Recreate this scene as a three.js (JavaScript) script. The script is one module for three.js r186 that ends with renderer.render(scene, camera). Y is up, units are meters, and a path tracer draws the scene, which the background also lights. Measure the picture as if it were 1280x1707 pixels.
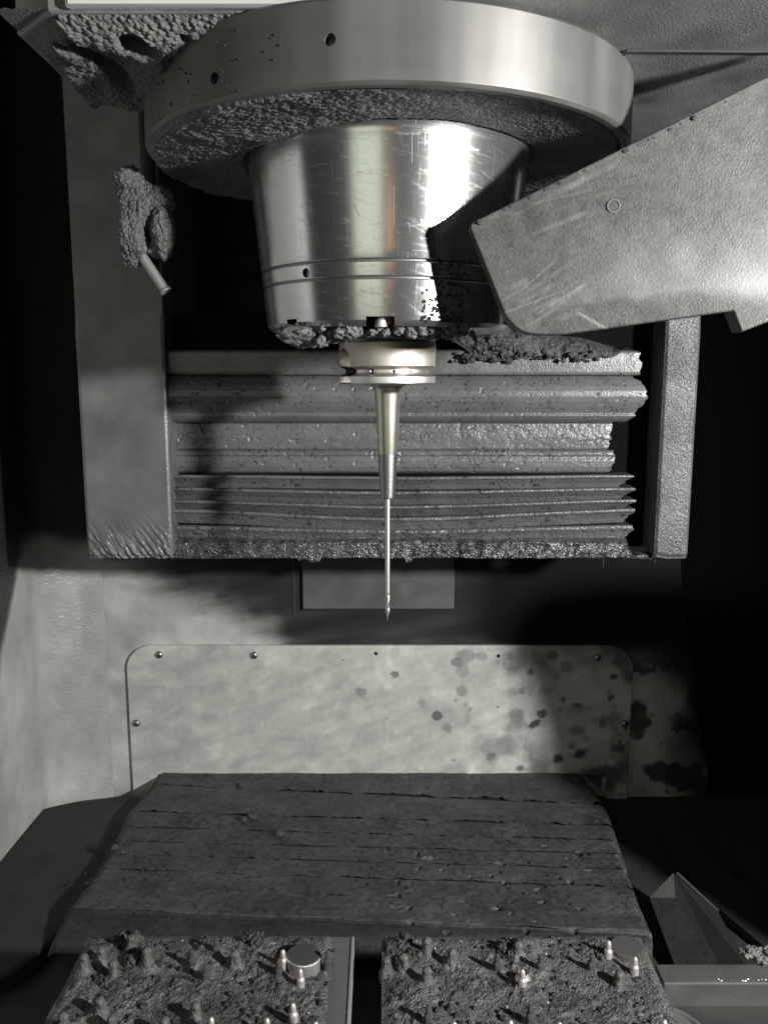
import * as THREE from 'three';
import { RoundedBoxGeometry } from 'three/addons/geometries/RoundedBoxGeometry.js';
import { mergeGeometries, mergeVertices } from 'three/addons/utils/BufferGeometryUtils.js';
import { RectAreaLightUniformsLib } from 'three/addons/lights/RectAreaLightUniformsLib.js';
import { Brush, Evaluator, SUBTRACTION } from 'three-bvh-csg';

// ------------------------------------------------------------------ camera, lights, exposure
const scene = new THREE.Scene();
scene.background = new THREE.Color(0, 0, 0);
const F = 1400, PITCH = 9.25 * Math.PI / 180, CX = -0.0024, CZ = 0.558;   // focal length in photo pixels, tilt, place
const camera = new THREE.PerspectiveCamera(2 * Math.atan(853.5 / F) * 180 / Math.PI, 767 / 1024, 0.02, 20);
camera.position.set(CX, 0, CZ);
camera.rotation.x = -PITCH;
scene.add(camera);
const renderer = new THREE.WebGLRenderer({ antialias: true });
renderer.setSize(767, 1024);
renderer.toneMapping = THREE.LinearToneMapping;
renderer.toneMappingExposure = 1;
renderer.shadowMap.enabled = true;
RectAreaLightUniformsLib.init();

const LAMP = new THREE.Vector3(0.6, 0.078, 0.58), LAMP_AIM = new THREE.Vector3(-0.06, -0.13, -0.1);
const LAMP_POWER = 4.3, WINDOW_POWER = 0.8, ORANGE_POWER = 1.6;
const spot = new THREE.SpotLight(new THREE.Color(1, 0.992, 0.965), LAMP_POWER, 0, 0.85, 0.5, 2);
spot.position.copy(LAMP); spot.target.position.copy(LAMP_AIM);
spot.castShadow = true; spot.shadow.radius = 1.25; spot.shadow.mapSize.set(2048, 2048);
spot.shadow.camera.near = 0.03; spot.shadow.bias = -0.0005;
scene.add(spot, spot.target);

// ------------------------------------------------------------------ helpers
const at = (px, py, z) => {               // the point of plane z that shows at that place of the photograph
  const s = (py - 853.5) / F, d = (CZ - z) / (Math.cos(PITCH) - s * Math.sin(PITCH));
  return new THREE.Vector3(CX + d * (px - 640) / F, -d * (Math.sin(PITCH) + s * Math.cos(PITCH)), z);
};
const onLevel = (px, py, y) => {          // the same on level y
  const s = (py - 853.5) / F, d = -y / (Math.sin(PITCH) + s * Math.cos(PITCH));
  return new THREE.Vector3(CX + d * (px - 640) / F, y, CZ - d * (Math.cos(PITCH) - s * Math.sin(PITCH)));
};
let seedNow = 7;
const rnd = () => { seedNow = (seedNow + 0x6d2b79f5) | 0; let t = Math.imul(seedNow ^ (seedNow >>> 15), 1 | seedNow); t = (t + Math.imul(t ^ (t >>> 7), 61 | t)) ^ t; return ((t ^ (t >>> 14)) >>> 0) / 4294967296; };
const rr = (a, b) => a + (b - a) * rnd();
const clamp = (x, a = 0, b = 1) => Math.min(b, Math.max(a, x));
const sm = (a, b, x) => { const t = clamp((x - a) / (b - a)); return t * t * (3 - 2 * t); };
const mix = (a, b, t) => a + (b - a) * t;
const hash = (x, y, z) => { let h = Math.imul(x, 374761393) ^ Math.imul(y, 668265263) ^ Math.imul(z, 2147483647 - 61); h = Math.imul(h ^ (h >>> 13), 1274126177); h ^= h >>> 16; h = Math.imul(h, 0x85ebca6b); return ((h ^ (h >>> 13)) >>> 0) / 4294967296; };
const noise = (x, y, z = 0) => {          // value noise, 0..1
  const X = Math.floor(x), Y = Math.floor(y), Z = Math.floor(z); let u = x - X, v = y - Y, w = z - Z;
  u = u * u * (3 - 2 * u); v = v * v * (3 - 2 * v); w = w * w * (3 - 2 * w);
  const l = (a, b, t) => a + (b - a) * t;
  return l(l(l(hash(X, Y, Z), hash(X + 1, Y, Z), u), l(hash(X, Y + 1, Z), hash(X + 1, Y + 1, Z), u), v),
    l(l(hash(X, Y, Z + 1), hash(X + 1, Y, Z + 1), u), l(hash(X, Y + 1, Z + 1), hash(X + 1, Y + 1, Z + 1), u), v), w);
};
const fbm = (x, y, z = 0, o = 4) => { let s = 0, a = 0.5, n = 0; for (let i = 0; i < o; i++) { s += a * noise(x, y, z + i * 7.3); n += a; x *= 2.03; y *= 2.03; z *= 2.03; a *= 0.5; } return s / n; };
const cells = (x, y, z = 0) => {          // distance to the nearest of scattered points
  const X = Math.floor(x), Y = Math.floor(y), Z = Math.floor(z); let best = 9;
  for (let i = -1; i < 2; i++) for (let j = -1; j < 2; j++) for (let k = -1; k < 2; k++) {
    const a = X + i, b = Y + j, c = Z + k;
    const dx = a + hash(a, b, c) - x, dy = b + hash(b + 31, c, a) - y, dz = c + hash(c + 57, a, b) - z, d = dx * dx + dy * dy + dz * dz;
    if (d < best) best = d;
  }
  return Math.sqrt(best);
};
const grain = (x, y, z, size) => {        // crumbs, 0..1
  const k = 1 / size;
  return clamp(1.1 - cells(x * k, y * k, z * k)) * 0.6 + 0.25 * clamp(1.1 - cells(x * k * 2.1, y * k * 2.1, z * k * 2.1)) + 0.25 * fbm(x * k * 0.6, y * k * 0.6, z * k * 0.6, 3);
};

// textures: colours and bumps only
function tex(w, h, fn, { srgb = false, repeat } = {}) {
  const d = new Uint8Array(w * h * 4);
  for (let j = 0; j < h; j++) for (let i = 0; i < w; i++) {
    const c = fn((i + 0.5) / w, (j + 0.5) / h, i, j), o = (j * w + i) * 4;
    if (typeof c === 'number') d[o] = d[o + 1] = d[o + 2] = clamp(c) * 255; else for (let k = 0; k < 3; k++) d[o + k] = clamp(c[k]) * 255;
    d[o + 3] = 255;
  }
  const t = new THREE.DataTexture(d, w, h, THREE.RGBAFormat, THREE.UnsignedByteType);
  t.magFilter = THREE.LinearFilter; t.minFilter = THREE.LinearMipmapLinearFilter; t.generateMipmaps = true;
  if (srgb) t.colorSpace = THREE.SRGBColorSpace;
  if (repeat) { t.wrapS = t.wrapT = THREE.RepeatWrapping; t.repeat.set(repeat, repeat); }
  t.needsUpdate = true;
  return t;
}
// tileable noise: blend two shifted copies
const tiled = (f, n) => (u, v) => {
  const a = f(u * n, v * n), b = f((u - 1) * n, v * n), c = f(u * n, (v - 1) * n), d = f((u - 1) * n, (v - 1) * n), s = sm(0.6, 1, u), t = sm(0.6, 1, v);
  return mix(mix(a, b, s), mix(c, d, s), t);
};
const grainTex = (size) => tex(512, 512, tiled((x, y) => 0.75 * clamp(1.05 - cells(x, y, 0.5)) + 0.35 * fbm(x * 1.7, y * 1.7, 3, 3), 40), { repeat: 1 / size });
const T = {
  grain: grainTex(0.05),                                                        // grains of about 1.2 mm
  fine: tex(512, 512, tiled((x, y) => fbm(x, y, 1, 4), 64), { repeat: 1 / 0.05 }),
  peel: tex(512, 512, tiled((x, y) => fbm(x, y, 9, 2), 40), { repeat: 1 / 0.09 }),
  soot: tex(1024, 1024, tiled((x, y) => {
    const a = fbm(x, y, 4, 5), b = fbm(x * 5, y * 5, 7, 4), c = fbm(x * 22, y * 22, 2, 3), pit = sm(0.62, 0.74, fbm(x * 9, y * 9, 11, 3));
    return clamp(0.62 + 0.9 * (a - 0.5) + 0.75 * (b - 0.5) + 0.6 * (c - 0.5)) * (1 - 0.65 * pit);
  }, 9), { repeat: 1 / 0.2 }),
  flecks: tex(1024, 1024, tiled((x, y) => {
    const a = fbm(x, y * 1.6, 14, 4), b = fbm(x * 26, y * 26, 7, 2), f = sm(0.7, 0.77, fbm(x * 7, y * 8, 21, 3)) * sm(0.4, 0.6, fbm(x * 1.3, y * 1.3, 41, 2)), f2 = sm(0.7, 0.75, fbm(x * 20, y * 20, 5, 2)) * sm(0.45, 0.65, fbm(x * 2, y * 2, 31, 2)), st = fbm(x * 3, y * 40, 8, 2);
    return clamp(0.78 + 0.45 * (a - 0.5) + 0.16 * (b - 0.5) + 0.14 * (st - 0.5)) * (1 - 0.7 * f) * (1 - 0.75 * f2);
  }, 9), { repeat: 1 / 0.2 }),
  blotch: tex(512, 512, tiled((x, y) => { const q = fbm(x, y, 4, 5); return 0.45 + 0.75 * (q - 0.3); }, 8), { repeat: 1 / 0.16 }),
};
const gray = (v, warm = 0) => new THREE.Color().setRGB(v * (1 + warm), v, v * (1 - warm * 1.3));
const std = (o) => new THREE.MeshStandardMaterial({ side: THREE.DoubleSide, ...o });
const M = {
  dust: std({ color: gray(0.15), roughness: 0.75, bumpMap: T.grain, bumpScale: 0.0006, map: T.soot }),
  dustFine: std({ color: gray(0.11), roughness: 0.8, bumpMap: T.grain, bumpScale: 0.0005, map: T.soot }),
  wetCrust: std({ color: gray(0.16), roughness: 0.34, bumpMap: T.grain, bumpScale: 0.0007, metalness: 0.5, map: T.soot }),
  coverDark: std({ color: gray(0.16), roughness: 0.34, bumpMap: T.fine, bumpScale: 0.00022, map: T.flecks }),
  plateGray: std({ color: gray(0.19), roughness: 0.45, bumpMap: T.fine, bumpScale: 0.00008, map: T.blotch }),
  paint: std({ color: gray(0.34), roughness: 0.6, bumpMap: T.fine, bumpScale: 0.0001, map: T.blotch }),
  dark: std({ color: gray(0.025), roughness: 0.7 }),
  steel: std({ color: gray(0.6, 0.02), metalness: 1, roughness: 0.3 }),
  steelDark: std({ color: gray(0.3), metalness: 1, roughness: 0.4 }),
  pinBare: std({ color: gray(0.75, 0.04), metalness: 0.75, roughness: 0.42 }),
  pinDusty: std({ color: gray(0.15, 0.03), roughness: 0.65, bumpMap: T.grain, bumpScale: 0.0005, map: T.blotch }),
};

// geometry
function surf(nu, nv, fn, uvScale) {      // a sheet of nu x nv cells; fn(u, v) -> [x, y, z, (uv)]
  const pos = new Float32Array((nu + 1) * (nv + 1) * 3), uv = new Float32Array((nu + 1) * (nv + 1) * 2), idx = [];
  for (let j = 0, k = 0; j <= nv; j++) for (let i = 0; i <= nu; i++, k++) {
    const p = fn(i / nu, j / nv);
    pos[k * 3] = p[0]; pos[k * 3 + 1] = p[1]; pos[k * 3 + 2] = p[2];
    uv[k * 2] = p[3] ?? i / nu; uv[k * 2 + 1] = p[4] ?? j / nv;
  }
  for (let j = 0; j < nv; j++) for (let i = 0; i < nu; i++) { const a = j * (nu + 1) + i, b = a + nu + 1; idx.push(a, a + 1, b, b, a + 1, b + 1); }
  const g = new THREE.BufferGeometry();
  g.setAttribute('position', new THREE.BufferAttribute(pos, 3)); g.setAttribute('uv', new THREE.BufferAttribute(uv, 2)); g.setIndex(idx);
  g.computeVertexNormals();
  return g;
}
function uvBox(g) {                       // uv in metres, each face from the side it looks to
  g = g.index ? g.toNonIndexed() : g;
  const p = g.attributes.position, n = g.attributes.normal, uv = new Float32Array(p.count * 2);
  for (let i = 0; i < p.count; i += 3) {
    let x = 0, y = 0, z = 0; for (let k = 0; k < 3; k++) { x += n.getX(i + k); y += n.getY(i + k); z += n.getZ(i + k); }
    x = Math.abs(x); y = Math.abs(y); z = Math.abs(z);
    for (let k = 0; k < 3; k++) {
      const a = i + k, [u, v] = z >= x && z >= y ? [p.getX(a), p.getY(a)] : y >= x ? [p.getX(a), p.getZ(a)] : [p.getZ(a), p.getY(a)];
      uv[a * 2] = u; uv[a * 2 + 1] = v;
    }
  }
  g.setAttribute('uv', new THREE.BufferAttribute(uv, 2));
  return g;
}
const box = (x0, x1, y0, y1, z0, z1, r = 0.001) => uvBox(new RoundedBoxGeometry(x1 - x0, y1 - y0, z1 - z0, 2, r).translate((x0 + x1) / 2, (y0 + y1) / 2, (z0 + z1) / 2));
const lathe = (pts, seg = 96, uvm) => {
  const g = new THREE.LatheGeometry(pts.map(([r, y]) => new THREE.Vector2(r, y)), seg).rotateY(Math.PI);
  if (uvm) { const uv = g.attributes.uv, p = g.attributes.position; const rm = Math.max(...pts.map((q) => q[0])); for (let i = 0; i < uv.count; i++) uv.setXY(i, uv.getX(i) * 2 * Math.PI * rm, p.getY(i)); }
  return g;
};
const crease = (pts) => {                 // profile with sharp corners: each bend doubled a hair apart
  const out = []; pts.forEach((p, i) => { if (i && i < pts.length - 1) { const q = pts[i - 1], s = pts[i + 1], e = (a, b) => { const d = Math.hypot(b[0] - a[0], b[1] - a[1]) || 1, t = Math.min(0.25, 0.00025 / d); return [a[0] + (b[0] - a[0]) * t, a[1] + (b[1] - a[1]) * t]; }; out.push(e(p, q), e(p, s)); } else out.push(p); });
  return out;
};
const ev = new Evaluator(); ev.useGroups = false; ev.attributes = ['position', 'normal', 'uv'];
function cut(g, tools) {
  let a = new Brush(g); a.updateMatrixWorld();
  for (const t of tools) { const b = new Brush(t); b.updateMatrixWorld(); a = ev.evaluate(a, b, SUBTRACTION); }
  return a.geometry;
}
const cyl = (p, dir, r, len, seg = 24, r2 = r) => new THREE.CylinderGeometry(r2, r, len, seg).applyQuaternion(new THREE.Quaternion().setFromUnitVectors(new THREE.Vector3(0, 1, 0), dir.clone().normalize())).translate(p.x, p.y, p.z);
function lump(c, r, seed, amp = 0.35, size = 0.0022, detail = 24, gr = 0.3) {     // a crumbly clod
  let g = new THREE.IcosahedronGeometry(1, detail); g.deleteAttribute('uv'); g.deleteAttribute('normal'); g = mergeVertices(g, 1e-5);
  const p = g.attributes.position, uv = new Float32Array(p.count * 2), rm = (r[0] + r[1] + r[2]) / 3;
  for (let i = 0; i < p.count; i++) {
    const x = p.getX(i), y = p.getY(i), z = p.getZ(i);
    const low = 1 + amp * 2 * (fbm(x * 1.6 + seed, y * 1.6, z * 1.6 + seed * 3, 3) - 0.5);
    const X = x * r[0] * low, Y = y * r[1] * low, Z = z * r[2] * low;
    const gk = (grain(X + seed, Y, Z, size) - 0.5) * size * gr * 2;
    p.setXYZ(i, c.x + X + x * gk, c.y + Y + y * gk, c.z + Z + z * gk);
    uv[i * 2] = X + Z * 0.7 + seed; uv[i * 2 + 1] = Y + Z * 0.5;
  }
  g.setAttribute('uv', new THREE.BufferAttribute(uv, 2)); g.computeVertexNormals();
  return g;
}
const merge = (list) => mergeGeometries(list.map((g) => { g = g.index ? g.toNonIndexed() : g; for (const k of Object.keys(g.attributes)) if (!['position', 'normal', 'uv'].includes(k)) g.deleteAttribute(k); return g; }));

// naming
const used = {};
const numbered = (n) => { const k = used[n] = (used[n] ?? -1) + 1; return k ? `${n}_${String(k).padStart(3, '0')}` : n; };
function thing(name, label, category, group, origin = new THREE.Vector3()) {
  const o = new THREE.Group(); o.name = numbered(name); o.position.copy(origin); scene.add(o);
  o.userData = { label, category }; if (group) o.userData.group = group;
  return o;
}
function part(name, g, m, parent, extra) {                                        // geometry in world places
  const o = new THREE.Mesh(g, m); o.name = name; o.castShadow = o.receiveShadow = true;
  let top = parent; while (top.parent && top.parent !== scene) top = top.parent;
  if (!g.userData.local) g.translate(-top.position.x, -top.position.y, -top.position.z);
  parent.add(o); if (extra) Object.assign(o.userData, extra);
  return o;
}
function struct(name, g, m) { const o = new THREE.Mesh(g, m); o.name = numbered(name); o.castShadow = o.receiveShadow = true; o.userData.kind = 'structure'; scene.add(o); return o; }
function single(name, g, m, label, category, extra) { const o = new THREE.Mesh(g, m); o.name = numbered(name); o.castShadow = o.receiveShadow = true; o.userData = { label, category, ...extra }; scene.add(o); return o; }
const V = (x, y, z) => new THREE.Vector3(x, y, z);

// ------------------------------------------------------------------ the enclosure
const BZ = -0.304, FLOOR = -0.458;
{
  // soot and painted-in shade on the rear wall: a colour map in metres over the sheet
  const W = [-0.30, 0.75], H = [FLOOR, 0.45];
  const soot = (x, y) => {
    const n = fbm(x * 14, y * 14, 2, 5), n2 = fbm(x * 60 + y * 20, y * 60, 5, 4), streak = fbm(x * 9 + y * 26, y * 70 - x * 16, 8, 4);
    // dirty above a slanting edge climbing left; shade painted near-black to the right
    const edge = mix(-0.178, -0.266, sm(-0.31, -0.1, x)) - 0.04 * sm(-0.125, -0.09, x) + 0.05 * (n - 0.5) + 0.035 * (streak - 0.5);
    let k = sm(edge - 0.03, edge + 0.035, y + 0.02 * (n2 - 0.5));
    const shadeBlack = Math.max(sm(0.27, 0.345, x + 0.1 * (n - 0.5) + 0.2 * (y + 0.3)), sm(0.045, 0.12, x + 0.05 * (n - 0.5)) * sm(-0.29, -0.275, y + 0.02 * (n - 0.5)));
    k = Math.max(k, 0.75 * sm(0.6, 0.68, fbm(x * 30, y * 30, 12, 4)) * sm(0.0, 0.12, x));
    const c = mix(mix(0.68 + 0.26 * (n - 0.5) + 0.2 * (n2 - 0.5), 0.15 + 0.1 * (n2 - 0.5) + 0.18 * (streak - 0.5), clamp(k * (0.94 + 0.2 * (n2 - 0.5)))), 0.04, shadeBlack);
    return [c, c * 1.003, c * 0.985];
  };
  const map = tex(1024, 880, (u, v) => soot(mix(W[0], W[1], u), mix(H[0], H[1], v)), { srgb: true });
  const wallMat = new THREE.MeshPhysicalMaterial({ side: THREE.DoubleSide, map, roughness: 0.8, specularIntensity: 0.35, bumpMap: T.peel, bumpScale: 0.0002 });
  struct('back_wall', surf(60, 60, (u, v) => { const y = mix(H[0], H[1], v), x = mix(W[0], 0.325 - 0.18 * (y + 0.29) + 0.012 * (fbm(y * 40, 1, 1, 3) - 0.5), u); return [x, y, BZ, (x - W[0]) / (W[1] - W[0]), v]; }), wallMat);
  struct('rear_enclosure', box(-0.8, 0.8, FLOOR, 0.5, -0.72, -0.7), new THREE.MeshPhysicalMaterial({ color: gray(0.006), roughness: 0.95, specularIntensity: 0.05 }));
  // the chamfered corner and the left wall, painted sheet, darker above a curved line
  const wet = (x, y, s) => { const n = fbm(x * 16, y * 16, 3, 5), n2 = fbm(x * 90, y * 50, 6, 3); const zz = Math.max(0, s - 0.075), up = mix(-0.165, -0.275, sm(0, 0.1, zz)); const k = Math.max(sm(up - 0.012, up + 0.015, y + 0.04 * (n - 0.5)) * sm(0.19, 0.16, s), 0); const c = mix(0.64 + 0.24 * (n - 0.5) + 0.1 * (n2 - 0.5), 0.16 + 0.1 * (n - 0.5), k); return [c, c * 1.003, c * 0.985]; };
  const map2 = tex(1024, 768, (u, v) => wet(u * 1.2, mix(H[0], H[1], v), u * 1.2), { srgb: true });
  const sideMat = std({ map: map2, roughness: 0.36, bumpMap: T.peel, bumpScale: 0.0004 });
  const path = [[-0.297, -0.3045], [-0.305, -0.302], [-0.345, -0.277], [-0.354, -0.268], [-0.357, -0.257], [-0.357, 0.165], [-0.375, 0.172]]; let len = 0; const acc = path.map((p, i) => (len += i ? Math.hypot(p[0] - path[i - 1][0], p[1] - path[i - 1][1]) : 0));
  const wg = surf(path.length - 1, 1, (u, v) => { const i = Math.round(u * (path.length - 1)); return [path[i][0], mix(H[0], H[1], v), path[i][1], acc[i] / 1.2, v]; });
  struct('side_wall', wg, sideMat);
  struct('enclosure_wall', box(0.75, 0.77, FLOOR, 0.45, -0.304, 0.7), M.dark);
  struct('floor', surf(120, 120, (u, v) => { const x = mix(-0.36, 0.76, u), z = mix(BZ, 0.75, v); return [x, FLOOR + 0.004 * fbm(x * 30, z * 30, 1, 4) - 0.002, z, x, z]; }), std({ color: gray(0.045), roughness: 0.7, map: T.blotch, bumpMap: T.grain, bumpScale: 0.0004 }));
}
// small cover sheet above the rear panel
{
  const a = at(503, 928, -0.298), b = at(757, 1016, -0.298);
  const t = thing('access_plate', 'dull grey rectangular sheet on the rear wall just behind the tip of the end mill', 'cover plate', null, V((a.x + b.x) / 2, b.y, -0.3));
  part('sheet', box(a.x, b.x, b.y, a.y + 0.05, -0.303, -0.2985, 0.0015), std({ color: gray(0.13), roughness: 0.7, map: T.blotch, bumpMap: T.fine, bumpScale: 0.0003 }), t);
  part('lower_edge', box(a.x - 0.001, b.x + 0.001, b.y - 0.0015, b.y - 0.0005, -0.3035, -0.2995, 0.0004), M.dark, t);
  const c = at(488, 900, -0.3), d = at(488, 1030, -0.3);
  single('seam_strip', box(c.x - 0.0015, c.x + 0.0015, d.y, c.y + 0.03, -0.3045, -0.3030, 0.0005), M.dark, 'thin dark upright strip on the rear wall left of the grey sheet', 'strip');
}

// ------------------------------------------------------------------ screwed rear panel
{
  const z = -0.3, tl = at(211, 1077, z), tr = at(1055, 1085, z), bl = at(217, 1340, z), br = at(1048, 1346, z);
  const t = thing('rear_panel', 'large pale stained metal panel with round corners screwed to the rear wall', 'panel', null, V(0, bl.y, z));
  const s = new THREE.Shape(), L = tl.x, R = tr.x, top = tl.y, bot = bl.y, r = 0.026;
  const in1 = at(985, 1290, z), in2 = at(1010, 1335, z);
  s.moveTo(L, bot); s.lineTo(L, top - r); s.absarc(L + r, top - r, r, Math.PI, Math.PI / 2, true); s.lineTo(R - r, top); s.absarc(R - r, top - r, r, Math.PI / 2, 0, true);
  s.lineTo(R, br.y + 0.012); s.absarc(R - 0.012, br.y + 0.012, 0.012, 0, -Math.PI / 2, true); s.lineTo(in2.x + 0.006, br.y); s.lineTo(in2.x, br.y + 0.008); s.lineTo(in2.x, in1.y); s.lineTo(at(262, 1290, z).x, in1.y); s.lineTo(at(262, 1290, z).x, bot); s.lineTo(L, bot);
  const hole = (px, py, hr) => { const c = at(px, py, z), h = new THREE.Path(); h.absarc(c.x, c.y, hr, 0, Math.PI * 2); s.holes.push(h); return c; };
  for (const [px, py] of [[626, 1090], [830, 1094], [1033, 1326]]) hole(px, py, 0.0026);
  const g = new THREE.ExtrudeGeometry(s, { depth: 0.0032, bevelEnabled: true, bevelSize: 0.0006, bevelThickness: 0.0006, bevelSegments: 2, curveSegments: 24 }).translate(0, 0, z - 0.0034);
  const uv = g.attributes.uv, pp = g.attributes.position; for (let i = 0; i < uv.count; i++) uv.setXY(i, (pp.getX(i) - L) / (R - L), (pp.getY(i) - bot) / (top - bot));
  const spots = []; seedNow = 41; for (let i = 0; i < 70; i++) { const e = Math.pow(rnd(), 0.5); spots.push([mix(0.3, 1, e), rr(0.05, 0.98), rr(0.002, 0.0105) * mix(0.3, 1.05, e), rr(0.2, 0.9) * mix(0.35, 1, e)]); }
  const wipes = []; for (let i = 0; i < 34; i++) wipes.push(i % 2 ? [rr(0.05, 0.75), rr(0.08, 0.95), rr(0.5, 2.4), rr(0.01, 0.03), rr(0.012, 0.03)] : [rr(0.1, 0.8), rr(0.08, 0.95), rr(0.6, 2.3), rr(0.005, 0.011), rr(0.004, 0.009)]);
  const map = tex(1400, 460, (u, v) => {
    const x = u * (R - L), y = v * (top - bot), n = fbm(x * 22, y * 22, 3, 5), n2 = fbm(x * 70, y * 70, 8, 4), nb = fbm(x * 7, y * 7, 6, 3);
    const smear = fbm(x * 34 + y * 22, y * 120 - x * 50, 5, 4), vs = fbm(x * 420, y * 12, 9, 2); let c = 0.73 + 0.1 * (n - 0.5) + 0.14 * (n2 - 0.5) + 0.07 * (nb - 0.5) + 0.14 * (smear - 0.5) + 0.025 * (vs - 0.5) + 0.06 * (fbm(x * 260, y * 260, 1, 3) - 0.5);
    for (const [wx, wy, wa, wl, ww] of wipes) { const dx = x - wx * (R - L), dy = y - wy * (top - bot), p = dx * Math.cos(wa) + dy * Math.sin(wa), q = -dx * Math.sin(wa) + dy * Math.cos(wa) + p * p * 12; c += 0.055 * (0.2 + 1.4 * n2) * Math.exp(-((p / wl) ** 2) * 3 - ((q / (ww * 0.4)) ** 2) * 3); }
    let k = 0; for (const [sx, sy, sr, so] of spots) { const dx = x - sx * (R - L), dy = y - sy * (top - bot), w = 0.02 * (n2 - 0.5) + 0.014 * (n - 0.5), d = Math.hypot(dx, dy * 1.15) + w; k = Math.max(k, so * (1 - sm(sr * 0.2, sr, d))); }
    k = Math.max(k, 0.7 * sm(0.985, 0.93, v) * 0 + 0.6 * sm(0.5, 0.74, fbm(x * 34, y * 30, 15, 5)) * sm(0.5, 0.95, u));
    k = Math.max(k, 0.7 * sm(0.6, 0.95, u + 0.5 * (n - 0.5)) * sm(0.86, 1.0, v + 0.25 * (n - 0.5)));   // grime along the top right
    c = mix(c, 0.17, clamp(k));
    return [c, c * 1.003, c * 0.98];
  }, { srgb: true });
  part('sheet', g, std({ map, roughness: 0.5, metalness: 0.15 }), t);
  const screw = lathe(crease([[0.0001, 0.0024], [0.0018, 0.0022], [0.0034, 0.0013], [0.0040, 0.0002], [0.0040, -0.001]]), 20).rotateX(Math.PI / 2); screw.userData.local = true;
  const socket = new THREE.CylinderGeometry(0.0013, 0.0013, 0.0006, 6).rotateX(Math.PI / 2).translate(0, 0, 0.0023); socket.userData.local = true;
  for (const [px, py] of [[266, 1091], [424, 1092], [228, 1205], [995, 1096], [1040, 1206]]) {
    const c = at(px, py, z); const o = part('screw', screw, M.steelDark, t); o.position.set(c.x, c.y - bl.y, 0.0012);
    const q = part('socket', socket, M.dark, o);
  }
}

// ------------------------------------------------------------------ column guards and the corrugated way cover
const GZ = -0.124, GB = -0.1478, GT = 0.36;
function guard(x0, x1, rough, drip, name, label) {
  const t = thing(name, label, 'guard plate', 'guard plates beside the way cover', V((x0 + x1) / 2, GB, GZ));
  part('body', box(x0, x1, GB, GT, -0.25, GZ - 0.002, 0.0015), M.plateGray, t);
  const W = x1 - x0, nu = Math.round(W / 0.00065), y1 = 0.06, nv = Math.round((y1 - GB) / 0.0007);
  const g = surf(nu, nv, (u, v) => {
    const x = mix(x0, x1, u), y = mix(GB - 0.001, y1, v), e = Math.min(u, 1 - u) * W, low = 1 - sm(0, drip, y - GB);
    const st = fbm(x * 330 + (y - GB) * 240, (y - GB) * 55 - x * 60, 4, 3);
    const amp = Math.max(rough, low) * sm(0, 0.002, e) ;
    const h = amp * (0.0007 * grain(x, y, 0.3, 0.0019) + 0.0009 * rough * fbm(x * 500, y * 500, 2, 3) + 0.0026 * low * (1 - rough) * (sm(0.35, 0.7, st) - 0.3)) - 0.0012 * sm(0.0025, 0, e) - 0.002 * sm(0.003, 0, y - GB) - 0.003 * sm(0.03, 0, y1 - y);
    return [x, y - low * 0.003 * fbm(x * 160, 1, 2, 3) * sm(0.008, 0, y - GB), GZ + h, x, y];
  });
  part('face_crust', g, rough > 0.5 ? std({ color: gray(0.17), roughness: 0.42, bumpMap: T.grain, bumpScale: 0.0007, map: T.blotch }) : std({ color: gray(0.2), roughness: 0.36, bumpMap: T.fine, bumpScale: 0.00015, map: T.blotch }), t);
  return t;
}
guard(-0.2478, -0.1775, 0.06, 0.045, 'guard_plate', 'wide smooth grey guard plate left of the way cover, wet streaks at its foot');
guard(0.2216, 0.2492, 1, 0.06, 'guard_plate', 'narrow guard plate right of the way cover, crusted all over with dust');
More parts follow.
